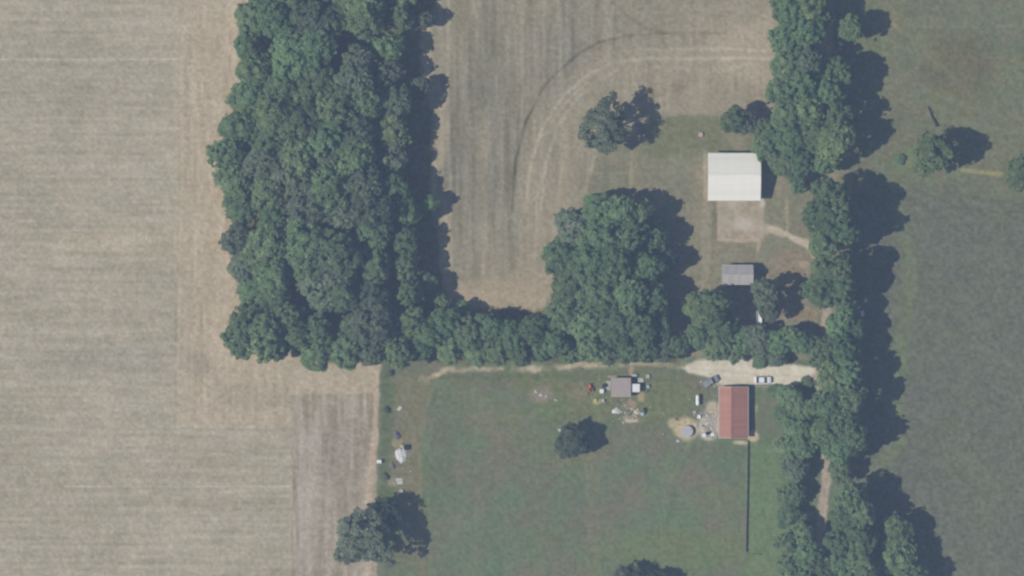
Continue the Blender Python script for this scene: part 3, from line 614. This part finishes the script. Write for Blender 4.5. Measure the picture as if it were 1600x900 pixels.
def tarp(name, px, py, rx, ry, h, m_, label, cat='tarp', seed=1, lumps=5):
    """a sheet draped over a heap: a closed, uneven cap resting on the ground"""
    r_ = random.Random(seed); t = MB(); n = 26; rings = 7; ph = [r_.uniform(0, 6.28) for _ in range(4)]; st = []
    def rim(a): return 1 + .16 * math.sin(2 * a + ph[0]) + .11 * math.sin(3 * a + ph[1]) + .06 * math.sin(7 * a + ph[2])
    prof = [(1.0, 0), (.97, .1), (.85, .42), (.66, .72), (.45, .88), (.22, 1.0)]
    for f, z in prof:
        st.append(len(t.v))
        for k in range(n):
            a = 2 * math.pi * k / n; q = rim(a) * f
            t.v.append((rx * q * math.cos(a), ry * q * math.sin(a), h * z * (1 + .25 * math.sin(lumps * a + ph[3] + f * 4)) if z else 0))
    for i in range(len(st) - 1):
        for k in range(n): j = (k + 1) % n; t.f.append((st[i] + k, st[i] + j, st[i + 1] + j, st[i + 1] + k))
    t.f.append(tuple(st[-1] + k for k in range(n))); t.f.append(tuple(st[0] + k for k in reversed(range(n))))
    o = t.build(name, m_, None, (X(px), Y(py), 0)); o.data.polygons.foreach_set('use_smooth', [True] * len(o.data.polygons)); return tag(o, label, cat)
cream = mat('cream_board', (.55, .48, .36), .8, var=.15); pale = mat('pale_concrete', (.5, .48, .44), .9, var=.15, bump=.4); blue_w = mat('blue_white', (.42, .5, .56), .5)
lav = mat('pale_panel', (.42, .41, .42), .5, var=.1); navy = mat('navy_plastic', (.02, .025, .05), .5); blackb = mat('black_paint', (.012, .012, .013), .6)
pale_sheet = mat('pale_sheet', (.58, .57, .54), .6, var=.12, scale=2); olive = mat('olive_paint', (.2, .22, .16), .7); pink = mat('pink_stone', (.5, .37, .33), .9); yel = mat('yellow_paint', (.5, .44, .2), .6)
crate('chest_freezer', 940, 611, 1.05, 1.0, .85, white_p, 'white chest freezer standing between the orange tractor and the mauve shed', 'freezer')
drum('dark_drum', 943.5, 603, .5, .9, navy, 'dark navy drum north of the white chest freezer')
boards('panel_stack', 950.5, 602, 2.6, 1.2, 3, lav, 'pale grey panels lying along the west wall of the mauve shed', math.radians(88))
boards('plank_pile', 957, 588.5, 2.6, .6, 3, mat('pinkish_plank', (.36, .28, .24), .9), 'pinkish planks lying along the north wall of the mauve shed', .05)
crate('blue_cooler', 991, 587, 1.2, .75, .6, blue_w, 'light blue cooler box at the northeast corner of the mauve shed', 'cooler')
boards('sheet_stack', 1001, 594, 1.5, 1.15, 2, mat('pale_ply', (.5, .5, .45), .8), 'pale plywood sheets lying north of the boxy white trailer', .0)
crate('white_bin', 1012, 588, .95, .95, .5, lav, 'pale square bin on grass northeast of the boxy white trailer', 'bin')
drum('pale_drum', 1012.5, 604, .38, .7, blue_w, 'small pale blue drum east of the boxy white trailer')
crate('yellow_box', 930, 626, .8, .9, .4, yel, 'small yellow box on grass south of the orange tractor', 'box'); crate('grey_box', 942, 626, .75, .9, .5, lav, 'small pale grey box south of the white chest freezer', 'box')
crate('olive_box', 915.5, 614, 1.0, .8, .4, olive, 'dull olive box just southwest of the orange tractor', 'box'); crate('green_box', 910, 599, .8, .8, .3, olive, 'dull olive box northwest of the orange tractor', 'box')
tarp('white_tarp', 964, 642, 1.15, 1.0, .5, pale_sheet, 'crumpled white tarp on grass southwest of the mauve shed door', seed=3)
tarp('cream_heap', 996, 644, .9, .75, .5, cream, 'cream coloured heap southeast of the mauve shed', 'heap', 4); crate('blue_box', 1003.5, 647, .8, .8, .5, blue_w, 'small pale blue box beside the cream heap', 'box')
tarp('dark_heap', 1008, 641, .6, .7, .5, navy, 'dark heap east of the cream heap', 'heap', 5); boards('long_planks', 987, 657.5, 3.7, .7, 4, cream, 'long cream planks lying south of the mauve shed', .0)
crate('white_box', 1092, 651, .9, .9, .7, white_p, 'white box on grass south of the propane tank', 'box'); crate('steel_box', 1085, 644, .8, .7, .3, lav, 'pale grey box south of the propane tank near the white box', 'box')
crate('pool_box', 1059, 689, .8, .6, .4, blue_w, 'pale blue box at the southwest edge of the sandy pool ring', 'box')
boards('cream_planks', 1158, 692, 2.2, .5, 3, cream, 'cream planks on grass at the south end of the red roofed barn')
boards('door_planks', 1176, 686, 1.6, .7, 3, cream, 'cream planks at the southeast corner of the red roofed barn', math.radians(40))
drum('pink_planter', 1095, 210.5, .62, .5, pink, 'round pinkish planter on grass northwest of the white barn', 'planter')
crate('west_box', 592.5, 721, 1.2, .85, .9, white_p, 'white box at the edge of the west field beside the pale heap', 'box')
tarp('pale_heap', 627.5, 711, 1.45, 2.3, .55, pale_sheet, 'large pale tarp covered heap on the grass strip beside the west field', 'heap', 8, 4)
crate('black_tank', 635.5, 699, 1.3, 1.3, .7, blackb, 'black square tank at the north end of the large pale heap', 'tank'); crate('tan_box', 628, 697.5, .8, .6, .35, cream, 'small tan box against the black square tank', 'box')
boards('concrete_slabs', 624, 752, 1.8, 1.7, 2, pale, 'pale square slabs on the grass strip south of the large pale heap', .0, 'slabs')
crate('grey_tub', 627, 767, .9, .8, .4, lav, 'pale grey tub just north of the loose field edge tree', 'tub'); boards('white_boards', 624.5, 638, 1.3, .8, 2, pale_sheet, 'small white boards alone on the grass strip north of the dark brush', .9)
tarp('brush_heap', 620, 680, .9, 1.3, .6, mat('dark_brush', (.15, .145, .145), .9, bump=1), 'dark brush heap north of the black square tank', 'heap', 9); tarp('scrap_heap', 614, 728, .6, .9, .4, MATS['dark_brush'], 'small dark heap southwest of the large pale heap', 'heap', 10)
crate('hive_box', 1347, 490, .8, 1.4, 1.0, white_p, 'white hive box in the shade east of the lane trees', 'box'); boards('pale_boards', 1283, 399, 2.2, .8, 3, pale_sheet, 'pale boards beside the lane under the trees east of the shed', 1.2)
crate('field_box', 376, 152, .6, .6, .4, lav, 'tiny pale box at the west edge of the big wood', 'box')
for x, y, s, lb in ((838, 612, .5, 'grey rock at the west side of the bare patch on the lawn'), (846, 617, .6, 'largest grey rock in the middle of the bare lawn patch'), (854, 619, .4, 'small grey rock at the east side of the bare lawn patch'), (869, 625, .45, 'pale rock alone on grass east of the bare lawn patch'),
                    (875, 672, .6, 'pale blue grey rock at the west side of the dark round lawn tree')):
    tarp('rock', x, y, s, s * .8, s * .6, pale, lb, 'rock', int(x))
# rubble beside the red barn: too small to count
m = MB(); rr = random.Random(5)
for i in range(300):
    x, y = rr.gauss(1109, 8), rr.gauss(664, 14)
    if not (1094 < x < 1120.5 and 636 < y < 685): continue
    s = rr.uniform(.12, .42); m.rbox((X(x), Y(y), s * .2 + rr.uniform(0, .1)), (s, s * rr.uniform(.5, 1), s * rr.uniform(.25, .6)), rr.uniform(0, 3), rr.uniform(-.3, .3), rr.uniform(-.3, .3))
tag(m.build('rubble', mat('rubble_stone', (.47, .43, .38), .9, var=.45, scale=.9)), 'pale broken rubble spread along the west wall of the red roofed barn', 'rubble', kind='stuff')
for x, y, lb, mm in ((1100, 680, 'white broken slab at the southwest corner of the rubble', white_p), (1113, 679, 'white broken slab against the barn at the south end of the rubble', white_p), (1106, 677, 'black box among the rubble west of the red roofed barn', blackb)):
    crate('slab' if mm is white_p else 'black_box', x, y, 1.0, .8, .35 if mm is white_p else .5, mm, lb, 'slab' if mm is white_p else 'box', .3)
m = MB(); m2 = MB()
for i in range(210):
    cx, cy, sx_, sy_ = rr.choice(((968, 628, 26, 18), (940, 605, 16, 14), (1000, 600, 12, 14), (1085, 655, 16, 16), (625, 720, 8, 28), (1108, 600, 14, 5), (985, 645, 14, 8)))
    x, y = rr.gauss(cx, sx_), rr.gauss(cy, sy_)
    if 952 < x < 988 and 588 < y < 622 or 1118 < x < 1172 and 600 < y < 688 or x > 1180 or y < 584: continue
    s_ = rr.uniform(.12, .5); (m if rr.random() < .6 else m2).rbox((X(x), Y(y), s_ * .15 + .05), (s_, s_ * rr.uniform(.35, 1), s_ * rr.uniform(.15, .6)), rr.uniform(0, 3), rr.uniform(-.3, .3), rr.uniform(-.3, .3))
tag(m.build('litter', mat('pale_litter', (.45, .43, .38), .9, var=.5, scale=.7)), 'small pale scraps scattered over the grass around the sheds', 'litter', kind='stuff')
tag(m2.build('dark_litter', mat('dark_litter', (.1, .09, .09), .9, var=.5, scale=.7)), 'small dark scraps scattered over the grass around the sheds', 'litter', kind='stuff')
# fallen trunk reaching from the pasture tree
lg = MB(); a0, a1 = Vector((X(1450), Y(167), .18)), Vector((X(1464), Y(198), .35))
pts = [a0.lerp(a1, k / 6) + Vector((math.sin(k * 1.7) * .12, 0, .05 * math.sin(k))) for k in range(7)]
lg.tube(pts, [.14, .18, .22, .26, .3, .34, .38], 8)
for k, dx, dy in ((1, -.7, .5), (2, .8, .5), (3, -.6, .2)): lg.tube([pts[k], pts[k] + Vector((dx, dy, .25))], [.09, .03], 6)
tag(lg.build('fallen_log', mat('bark_dark', (.035, .032, .03), .9, bump=.6)), 'dark fallen log lying northwest of the round pasture tree', 'log')

# ------------------------------------------------------------------ trees
bark = mat('bark', (.09, .075, .06), .9, var=.3, scale=3, bump=.6)
leafA = leaf_mat('leaf_green', (.185, .275, .122)); leafB = leaf_mat('leaf_yellow_green', (.195, .275, .115)); leafC = leaf_mat('leaf_dark', (.065, .09, .05), .02, .2, .1); leafD = leaf_mat('leaf_grey_green', (.18, .23, .135))
def crown_mesh(seed, nl, leaves, gap, mode='round'):
    r = np.random.default_rng(seed); P = []; Nn = []; T_ = []; Sz = []
    az_ph = r.uniform(0, 6.28, 3)
    for i in range(nl):
        while True:
            d = r.normal(size=3); d /= np.linalg.norm(d)
            if d[2] > -0.45: break
        az = math.atan2(d[1], d[0]); irr = 1 + .13 * math.sin(2 * az + az_ph[0]) + .10 * math.sin(3 * az + az_ph[1]) + .07 * math.sin(5 * az + az_ph[2])
        f = r.uniform(.84, 1.0) if r.random() < .82 else r.uniform(.4, .8)
        lr = r.uniform(.55, 1.5) * (1 - gap * .3)
        if r.random() < .14: f = r.uniform(1.02, 1.14); lr = r.uniform(.35, .7)
        if mode == 'cone':
            zz = r.uniform(0, 1) ** 1.3; c = np.array([math.cos(az), math.sin(az), 0]) * (1 - zz) * 4.0 * r.uniform(.6, 1) + np.array([0, 0, 2.5 + zz * 10.6]); lr = .5 + .75 * (1 - zz)
        else:
            c = np.array([d[0] * (5 - lr * .75) * irr, d[1] * (5 - lr * .75) * irr, d[2] * (4.6 - lr * .6)]) * f + np.array([0, 0, 8.6])
        n = int(leaves * lr * lr / 1.3)
        q = r.normal(size=(n, 3)); q /= np.linalg.norm(q, axis=1)[:, None]; q[:, 2] = np.where(r.random(n) < .6, np.abs(q[:, 2]), q[:, 2])
        sx = r.uniform(.75, 1.35); ca, sa = math.cos(az * 3 + i), math.sin(az * 3 + i); q2 = q * np.array([sx, 1 / sx, .72]); q2 = np.stack([q2[:, 0] * ca - q2[:, 1] * sa, q2[:, 0] * sa + q2[:, 1] * ca, q2[:, 2]], 1)
        p = c + q2 * lr * r.uniform(.66, 1.08, n)[:, None]
        dome = (p - np.array([0, 0, 6.5])) / 5.0; nn = q * .55 + dome * .55 + r.normal(size=(n, 3)) * .55 + np.array([-.15, 0, .4]); nn /= np.linalg.norm(nn, axis=1)[:, None]
        P.append(p); Nn.append(nn); Sz.append(r.uniform(.13, .27, n)); T_.append(np.full(n, r.uniform(0.1, .9)) + r.uniform(-.12, .12, n))
    P = np.concatenate(P); Nn = np.concatenate(Nn); Sz = np.concatenate(Sz); T_ = np.concatenate(T_); n = len(P)
    for _ in range(60):                                     # openings between the sprays
        d = r.normal(size=3); d[2] = abs(d[2]); d /= np.linalg.norm(d); c0 = d * np.array([4.4, 4.4, 4.4]) * r.uniform(.75, 1.05) + np.array([0, 0, 8.6])
        k_ = (np.linalg.norm((P - c0) / np.array([1, 1, 1.6]), axis=1) > r.uniform(.3, .75)) | (r.random(len(P)) < .12)
        P, Nn, Sz, T_ = P[k_], Nn[k_], Sz[k_], T_[k_]
    n = len(P)
    t1 = np.cross(Nn, r.normal(size=(n, 3))); t1 /= np.linalg.norm(t1, axis=1)[:, None] + 1e-9; t2 = np.cross(Nn, t1)
    a = t1 * Sz[:, None] * 1.25; c = t2 * Sz[:, None] * .8
    vv = np.stack([P - a, P - c * .9 + Nn * .03, P + a, P + c], 1).reshape(-1, 3)
    me = bpy.data.meshes.new('crown'); me.vertices.add(4 * n); me.vertices.foreach_set('co', vv.astype('f').ravel())
    me.loops.add(4 * n); me.loops.foreach_set('vertex_index', np.arange(4 * n, dtype='i')); me.polygons.add(n); me.polygons.foreach_set('loop_start', np.arange(0, 4 * n, 4, dtype='i'))
    at = me.attributes.new('tint', 'FLOAT', 'POINT'); at.data.foreach_set('value', np.repeat(np.clip(T_, 0, 1), 4).astype('f'))
    me.update(); me.validate(); return me
def trunk_mesh(seed, cone=False):
    r = random.Random(seed); m = MB()
    m.tube([(0, 0, -.2), (0, 0, .3), (.1, .05, 2.5), (.05, .15, 5.5), (.2, .1, 9), (.15, .1, 11.5)], [.42, .33, .27, .21, .12, .04], 8)
    if not cone:
        for k in range(8):
            a = k * .785 + r.uniform(-.3, .3); z = 3.2 + k * .75; l = r.uniform(2.2, 3.4)
            m.tube([(.1, .1, z), (math.cos(a) * l * .5, math.sin(a) * l * .5, z + 1.1), (math.cos(a) * l, math.sin(a) * l, z + 1.7 + r.uniform(0, .8))], [.13, .09, .03], 6)
    me = m.mesh('trunk'); me.materials.append(bark); return me
KINDS = {}
for key, lm, specs in (('a', leafA, [(1, 120, 200, 0), (2, 130, 190, .1), (3, 112, 210, 0), (4, 140, 180, .2)]), ('y', leafB, [(5, 120, 200, 0), (6, 130, 180, .1)]), ('g', leafD, [(7, 110, 180, .25), (8, 120, 180, .2)]), ('c', leafC, [(9, 120, 200, 0)]), ('l', leafD, [(10, 74, 150, .4), (11, 80, 150, .4)]), ('d', leafC, [(12, 90, 170, .3)])):
    KINDS[key] = []
    for sp in specs:
        me = crown_mesh(*sp); me.materials.append(lm); KINDS[key].append((me, trunk_mesh(sp[0])))
LOOK = {'a': 'green', 'y': 'yellow green', 'g': 'grey green', 'c': 'dark', 'l': 'loose airy', 'd': 'dark loose'}
TR = random.Random(23)
def tree(px, py, rpx, h, key, label, group=None, name='broadleaf_tree'):
    k = 1 - 0.6 * h / CAM_H
    t = tag(empty(name, (X(px) * k, Y(py) * k, 0), TR.uniform(0, 6.28)), label, 'bush' if name == 'bush' else 'tree', group)
    cm, tm = TR.choice(KINDS[key]); s = rpx * MPP / 5.0
    t.scale = (s * TR.uniform(.94, 1.08), s * TR.uniform(.94, 1.08), h / 13.6)
    link('trunk', tm, None, t); link('crown', cm, None, t)
    return t
ONES = 'first second third fourth fifth sixth seventh eighth ninth tenth eleventh twelfth thirteenth fourteenth fifteenth sixteenth seventeenth eighteenth nineteenth'.split()
def ordinal(n):
    if n <= 19: return ONES[n - 1]
    t_ = {2: 'twent', 3: 'thirt', 4: 'fort', 5: 'fift', 6: 'sixt', 7: 'sevent', 8: 'eight'}[n // 10]
    return t_ + ('ieth' if n % 10 == 0 else ('y-' + ONES[n % 10 - 1]))
def size_word(r): return 'small' if r < 21 else ('broad' if r > 29 else 'mid-sized')

# the big wood: rows from north to south, each row from its west edge to its east edge
eL = ([-40, 0, 25, 45, 70, 92, 125, 150, 170, 205, 235, 258, 300, 325, 350, 375, 405, 440, 480, 500, 530, 560, 590], [395, 392, 372, 360, 368, 384, 374, 366, 354, 348, 328, 344, 340, 352, 362, 348, 354, 371, 372, 350, 344, 440, 470])
eR = ([-40, 0, 40, 65, 110, 140, 200, 260, 300, 320, 400, 450, 480, 520, 600], [652, 650, 640, 626, 622, 640, 636, 632, 636, 652, 652, 658, 662, 660, 645])
row = 0
for y in range(-16, 540, 43):
    row += 1; x0 = np.interp(y, *eL); x1 = np.interp(y, *eR); n = max(4, round((x1 - x0) / 47.0)); 
    for i in range(n):
        e = i in (0, n - 1); r = TR.uniform(24, 38) if not e else TR.uniform(22, 30)
        t_ = i / (n - 1); cx = x0 + r * .86 + (x1 - x0 - 1.7 * r) * t_ + (TR.uniform(-12, 12) if not e else 0); cy = y + (TR.uniform(-13, 13) if not e else TR.uniform(-6, 6)) + (14 if (i % 2 and not e) else 0)
        if row == 13 and i == 0: continue
        h = TR.uniform(11, 14) + (r - 24) * .36 if i < n - 1 else TR.uniform(10.5, 12.5); h = TR.uniform(9, 12) if i == 0 else h
        key = TR.choices('ayg', (9, 2.4, 2.6))[0]
        tree(cx, cy, r, h, key, f'{size_word(r)} {LOOK[key]} tree in the big wood, {ordinal(row)} row southward, {ordinal(i + 1)} from west', 'trees of the big wood')
# trees picked out one by one round its edges
def pick(lst, group, what):
    lst = sorted(lst, key=(lambda t_: t_[0]) if 'from west' in what else (lambda t_: t_[1]))
    for i, (x, y, r, h, k) in enumerate(lst):
        tree(x, y, r, h, k, f'{size_word(r)} {LOOK[k]} tree {what.format(o=ordinal(i + 1))}', group)
pick([(383, 520, 36, 13, 'a'), (434, 545, 17, 8, 'a'), (463, 520, 27, 14, 'y'), (495, 553, 26, 13, 'a'), (540, 545, 27, 13, 'a'), (580, 548, 25, 12, 'g'), (622, 548, 26, 13, 'a'), (655, 540, 22, 10, 'a')], 'trees on the south edge of the big wood', 'on the south edge of the big wood, {o} from west')
pick([(664, 30, 14, 7, 'g'), (658, 135, 15, 7, 'g'), (672, 318, 14, 7, 'a'), (668, 440, 15, 7, 'a'), (690, 472, 13, 5, 'a'), (722, 482, 12, 5, 'a')], 'low trees on the east edge of the big wood', 'shaded on the big wood east edge, {o} from north')
pick([(668, 520, 23, 11, 'y'), (695, 505, 25, 11, 'a'), (700, 545, 23, 9, 'a'), (732, 520, 25, 11, 'a'), (742, 552, 20, 8, 'a'), (765, 510, 23, 11, 'a'), (775, 548, 22, 9, 'a'), (800, 525, 24, 12, 'a'), (812, 553, 19, 10, 'a'), (832, 515, 24, 12, 'y'), (842, 548, 18, 9, 'a'), (868, 535, 24, 11, 'a'), (895, 552, 17, 8, 'a'), (925, 545, 22, 10, 'a'), (952, 552, 18, 9, 'g'), (982, 548, 20, 10, 'a'), (1008, 545, 21, 10, 'a'), (1035, 548, 18, 8, 'g'), (1058, 540, 17, 8, 'a')], 'hedge trees north of the dirt track', 'in the hedge row above the dirt track, {o} from west')
pick([(932, 328, 26, 11, 'a'), (968, 330, 25, 13, 'a'), (1000, 335, 20, 11, 'a'), (895, 355, 29, 11, 'g'), (938, 370, 31, 14, 'a'), (985, 372, 27, 14, 'a'), (1022, 372, 22, 10, 'a'), (878, 402, 30, 11, 'a'), (920, 412, 32, 14, 'a'), (965, 410, 31, 15.5, 'a'), (1008, 415, 27, 13, 'a'), (1042, 405, 17, 8, 'g'), (890, 450, 32, 12, 'y'), (935, 458, 33, 15, 'a'), (980, 460, 32, 15, 'a'), (1022, 462, 24, 11, 'a'), (880, 495, 28, 11, 'a'), (918, 505, 30, 12, 'a'), (958, 508, 30, 13, 'a'), (998, 508, 28, 13, 'a'), (1032, 505, 20, 9, 'a')], 'trees of the clump west of the grey shed', 'in the round clump west of the grey shed, {o} from north')
pick([(1104, 482, 32, 14, 'y'), (1128, 508, 22, 9, 'a'), (1092, 525, 22, 8, 'a'), (1196, 458, 23, 12, 'g'), (1202, 488, 17, 9, 'g'), (1122, 540, 24, 8, 'a'), (1160, 535, 22, 7, 'a'), (1183, 530, 24, 8, 'g'), (1212, 535, 22, 8, 'a'), (1235, 525, 17, 8, 'a'), (1252, 535, 20, 8, 'a'), (1212, 558, 15, 5, 'g'), (1148, 552, 16, 6, 'a')], 'low trees south of the grey shed', 'in the thicket south of the grey shed, {o} from west')
pick([(1232, 12, 28, 13, 'a'), (1268, 8, 26, 15, 'y'), (1228, 58, 25, 12, 'a'), (1262, 50, 26, 15, 'a'), (1284, 25, 18, 12, 'a'), (1228, 102, 25, 13, 'a'), (1262, 92, 25, 15, 'g'), (1329, 44, 21, 11, 'y'), (1308, 106, 20, 13, 'a'), (1222, 142, 25, 13, 'a'), (1255, 132, 26, 15, 'a'), (1295, 142, 24, 15, 'a'), (1318, 122, 17, 13, 'a'), (1230, 182, 26, 13, 'a'), (1265, 172, 26, 15, 'y'), (1305, 178, 24, 14, 'a'), (1146, 188, 20, 10, 'a'), (1168, 196, 15, 8, 'g'), (1197, 230, 21, 9, 'a'), (1198, 205, 20, 9, 'a'), (1235, 218, 24, 12, 'a'), (1270, 212, 24, 12, 'a'), (1305, 222, 30, 15, 'y'), (1222, 255, 20, 8, 'a'), (1252, 255, 23, 9, 'a'), (1248, 284, 16, 7, 'a'), (1285, 252, 22, 9, 'a')], 'trees at the north end of the lane', 'in the northern lane trees, {o} from north')
pick([(1293, 302, 27, 16, 'a'), (1285, 340, 29, 17.5, 'a'), (1312, 325, 25, 19, 'a'), (1290, 378, 28, 16, 'y'), (1318, 362, 23, 18, 'a'), (1290, 428, 25, 13, 'y'), (1282, 455, 27, 14, 'y'), (1318, 420, 22, 16, 'a'), (1315, 450, 23, 15, 'a'), (1322, 488, 18, 12, 'a'), (1310, 510, 22, 11, 'a'), (1338, 515, 15, 10, 'a'), (1318, 545, 23, 13, 'a'), (1285, 550, 24, 8, 'a'), (1298, 592, 24, 13, 'y'), (1325, 585, 24, 15, 'a'), (1330, 625, 24, 15, 'a'), (1290, 632, 24, 13, 'a'), (1318, 660, 25, 14, 'a'), (1292, 672, 24, 13, 'y'), (1335, 685, 24, 15, 'a'), (1310, 702, 23, 13, 'a'), (1312, 735, 18, 8, 'a'),
      (1330, 775, 24, 14, 'a'), (1345, 802, 23, 14, 'a'), (1318, 810, 23, 12, 'y'), (1345, 840, 24, 15, 'a'), (1310, 848, 22, 12, 'a'), (1345, 880, 25, 15, 'a'), (1312, 885, 23, 12, 'a'), (1398, 832, 27, 10, 'y'), (1402, 872, 29, 11, 'y'), (1425, 905, 24, 11, 'a'), (1330, 925, 26, 13, 'a')], 'trees on the east side of the lane', 'on the east side of the lane, {o} from north')
pick([(1232, 618, 18, 5.9, 'a'), (1252, 640, 20, 7.8, 'a'), (1222, 648, 17, 5.2, 'y'), (1245, 672, 20, 9.1, 'a'), (1228, 700, 18, 7.8, 'a'), (1254, 700, 19, 8, 'a'), (1240, 733, 21, 7, 'g'), (1236, 770, 22, 6.5, 'a'), (1252, 812, 15, 4.5, 'g'), (1230, 806, 18, 6, 'a'), (1252, 838, 21, 8, 'a'), (1228, 850, 18, 9.1, 'a'), (1262, 868, 21, 11.7, 'a'), (1232, 888, 21, 10.4, 'a'), (1285, 890, 19, 11.7, 'a'), (1256, 915, 22, 11.7, 'a')], 'low trees on the west side of the lane', 'west of the lane, south of the drive, {o} from north')
tree(943, 198, 38, 14, 'l', 'loose airy tree with gaps at the hay field edge northwest of the white barn')
tree(572, 836, 44, 14, 'l', 'wide loose tree on the line between west field and lawn'); tree(545, 862, 22, 8, 'l', 'small loose tree against the southwest side of the wide field edge tree'); tree(600, 800, 24, 9, 'd', 'dark loose tree on the north side of the wide field edge tree')
tree(893, 690, 25, 8, 'c', 'dark round tree alone on the lawn'); tree(985, 905, 25, 7, 'd', 'dark tree at the south edge of the lawn'); tree(1030, 912, 22, 6, 'd', 'smaller dark tree beside the one at the lawn south edge')
tree(1458, 240, 31, 14, 'y', 'round green tree alone in the pasture beside a fallen log'); tree(1596, 272, 25, 9, 'y', 'green tree at the east edge of the pasture')
for i, (x, y, r) in enumerate([(609, 583, 5), (603, 641, 5), (600, 745, 6)]):
    tree(x, y, r, .9, 'g', f'low ragged bush on the strip beside the west field, {ordinal(i + 1)} from north', 'bushes beside the west field', 'bush')
for x, y, r, lb in ((1212, 612, 12, 'low green bush south of the drive fence'), (1405, 250, 8, 'low green bush in the pasture west of the round tree'), (1260, 598, 9, 'low green bush at the east end of the gravel drive'), (1186, 565, 11, 'low green bush overhanging the north edge of the gravel drive')):
    tree(x, y, r, 1.3, 'g' if 'grey' in lb else 'a', lb, None, 'bush')

# ------------------------------------------------------------------ the air
hz = MB().box(-1320, 1320, -1320, 1320, -2.0, CAM_H + 6.0).mesh('haze'); hm_ = bpy.data.materials.new('haze_air'); hm_.use_nodes = True
nt = hm_.node_tree; nt.nodes.remove(nt.nodes['Principled BSDF']); pv = nt.nodes.new('ShaderNodeVolumePrincipled')
pv.inputs['Color'].default_value = (*AIR_COLOR, 1); pv.inputs['Density'].default_value = AIR_DENSITY; pv.inputs['Anisotropy'].default_value = 0.0
nt.links.new(pv.outputs[0], nt.nodes['Material Output'].inputs['Volume']); hz.materials.append(hm_)
tag(link('haze', hz), 'thin pale blue air between the camera and the fields', 'haze', kind='stuff')
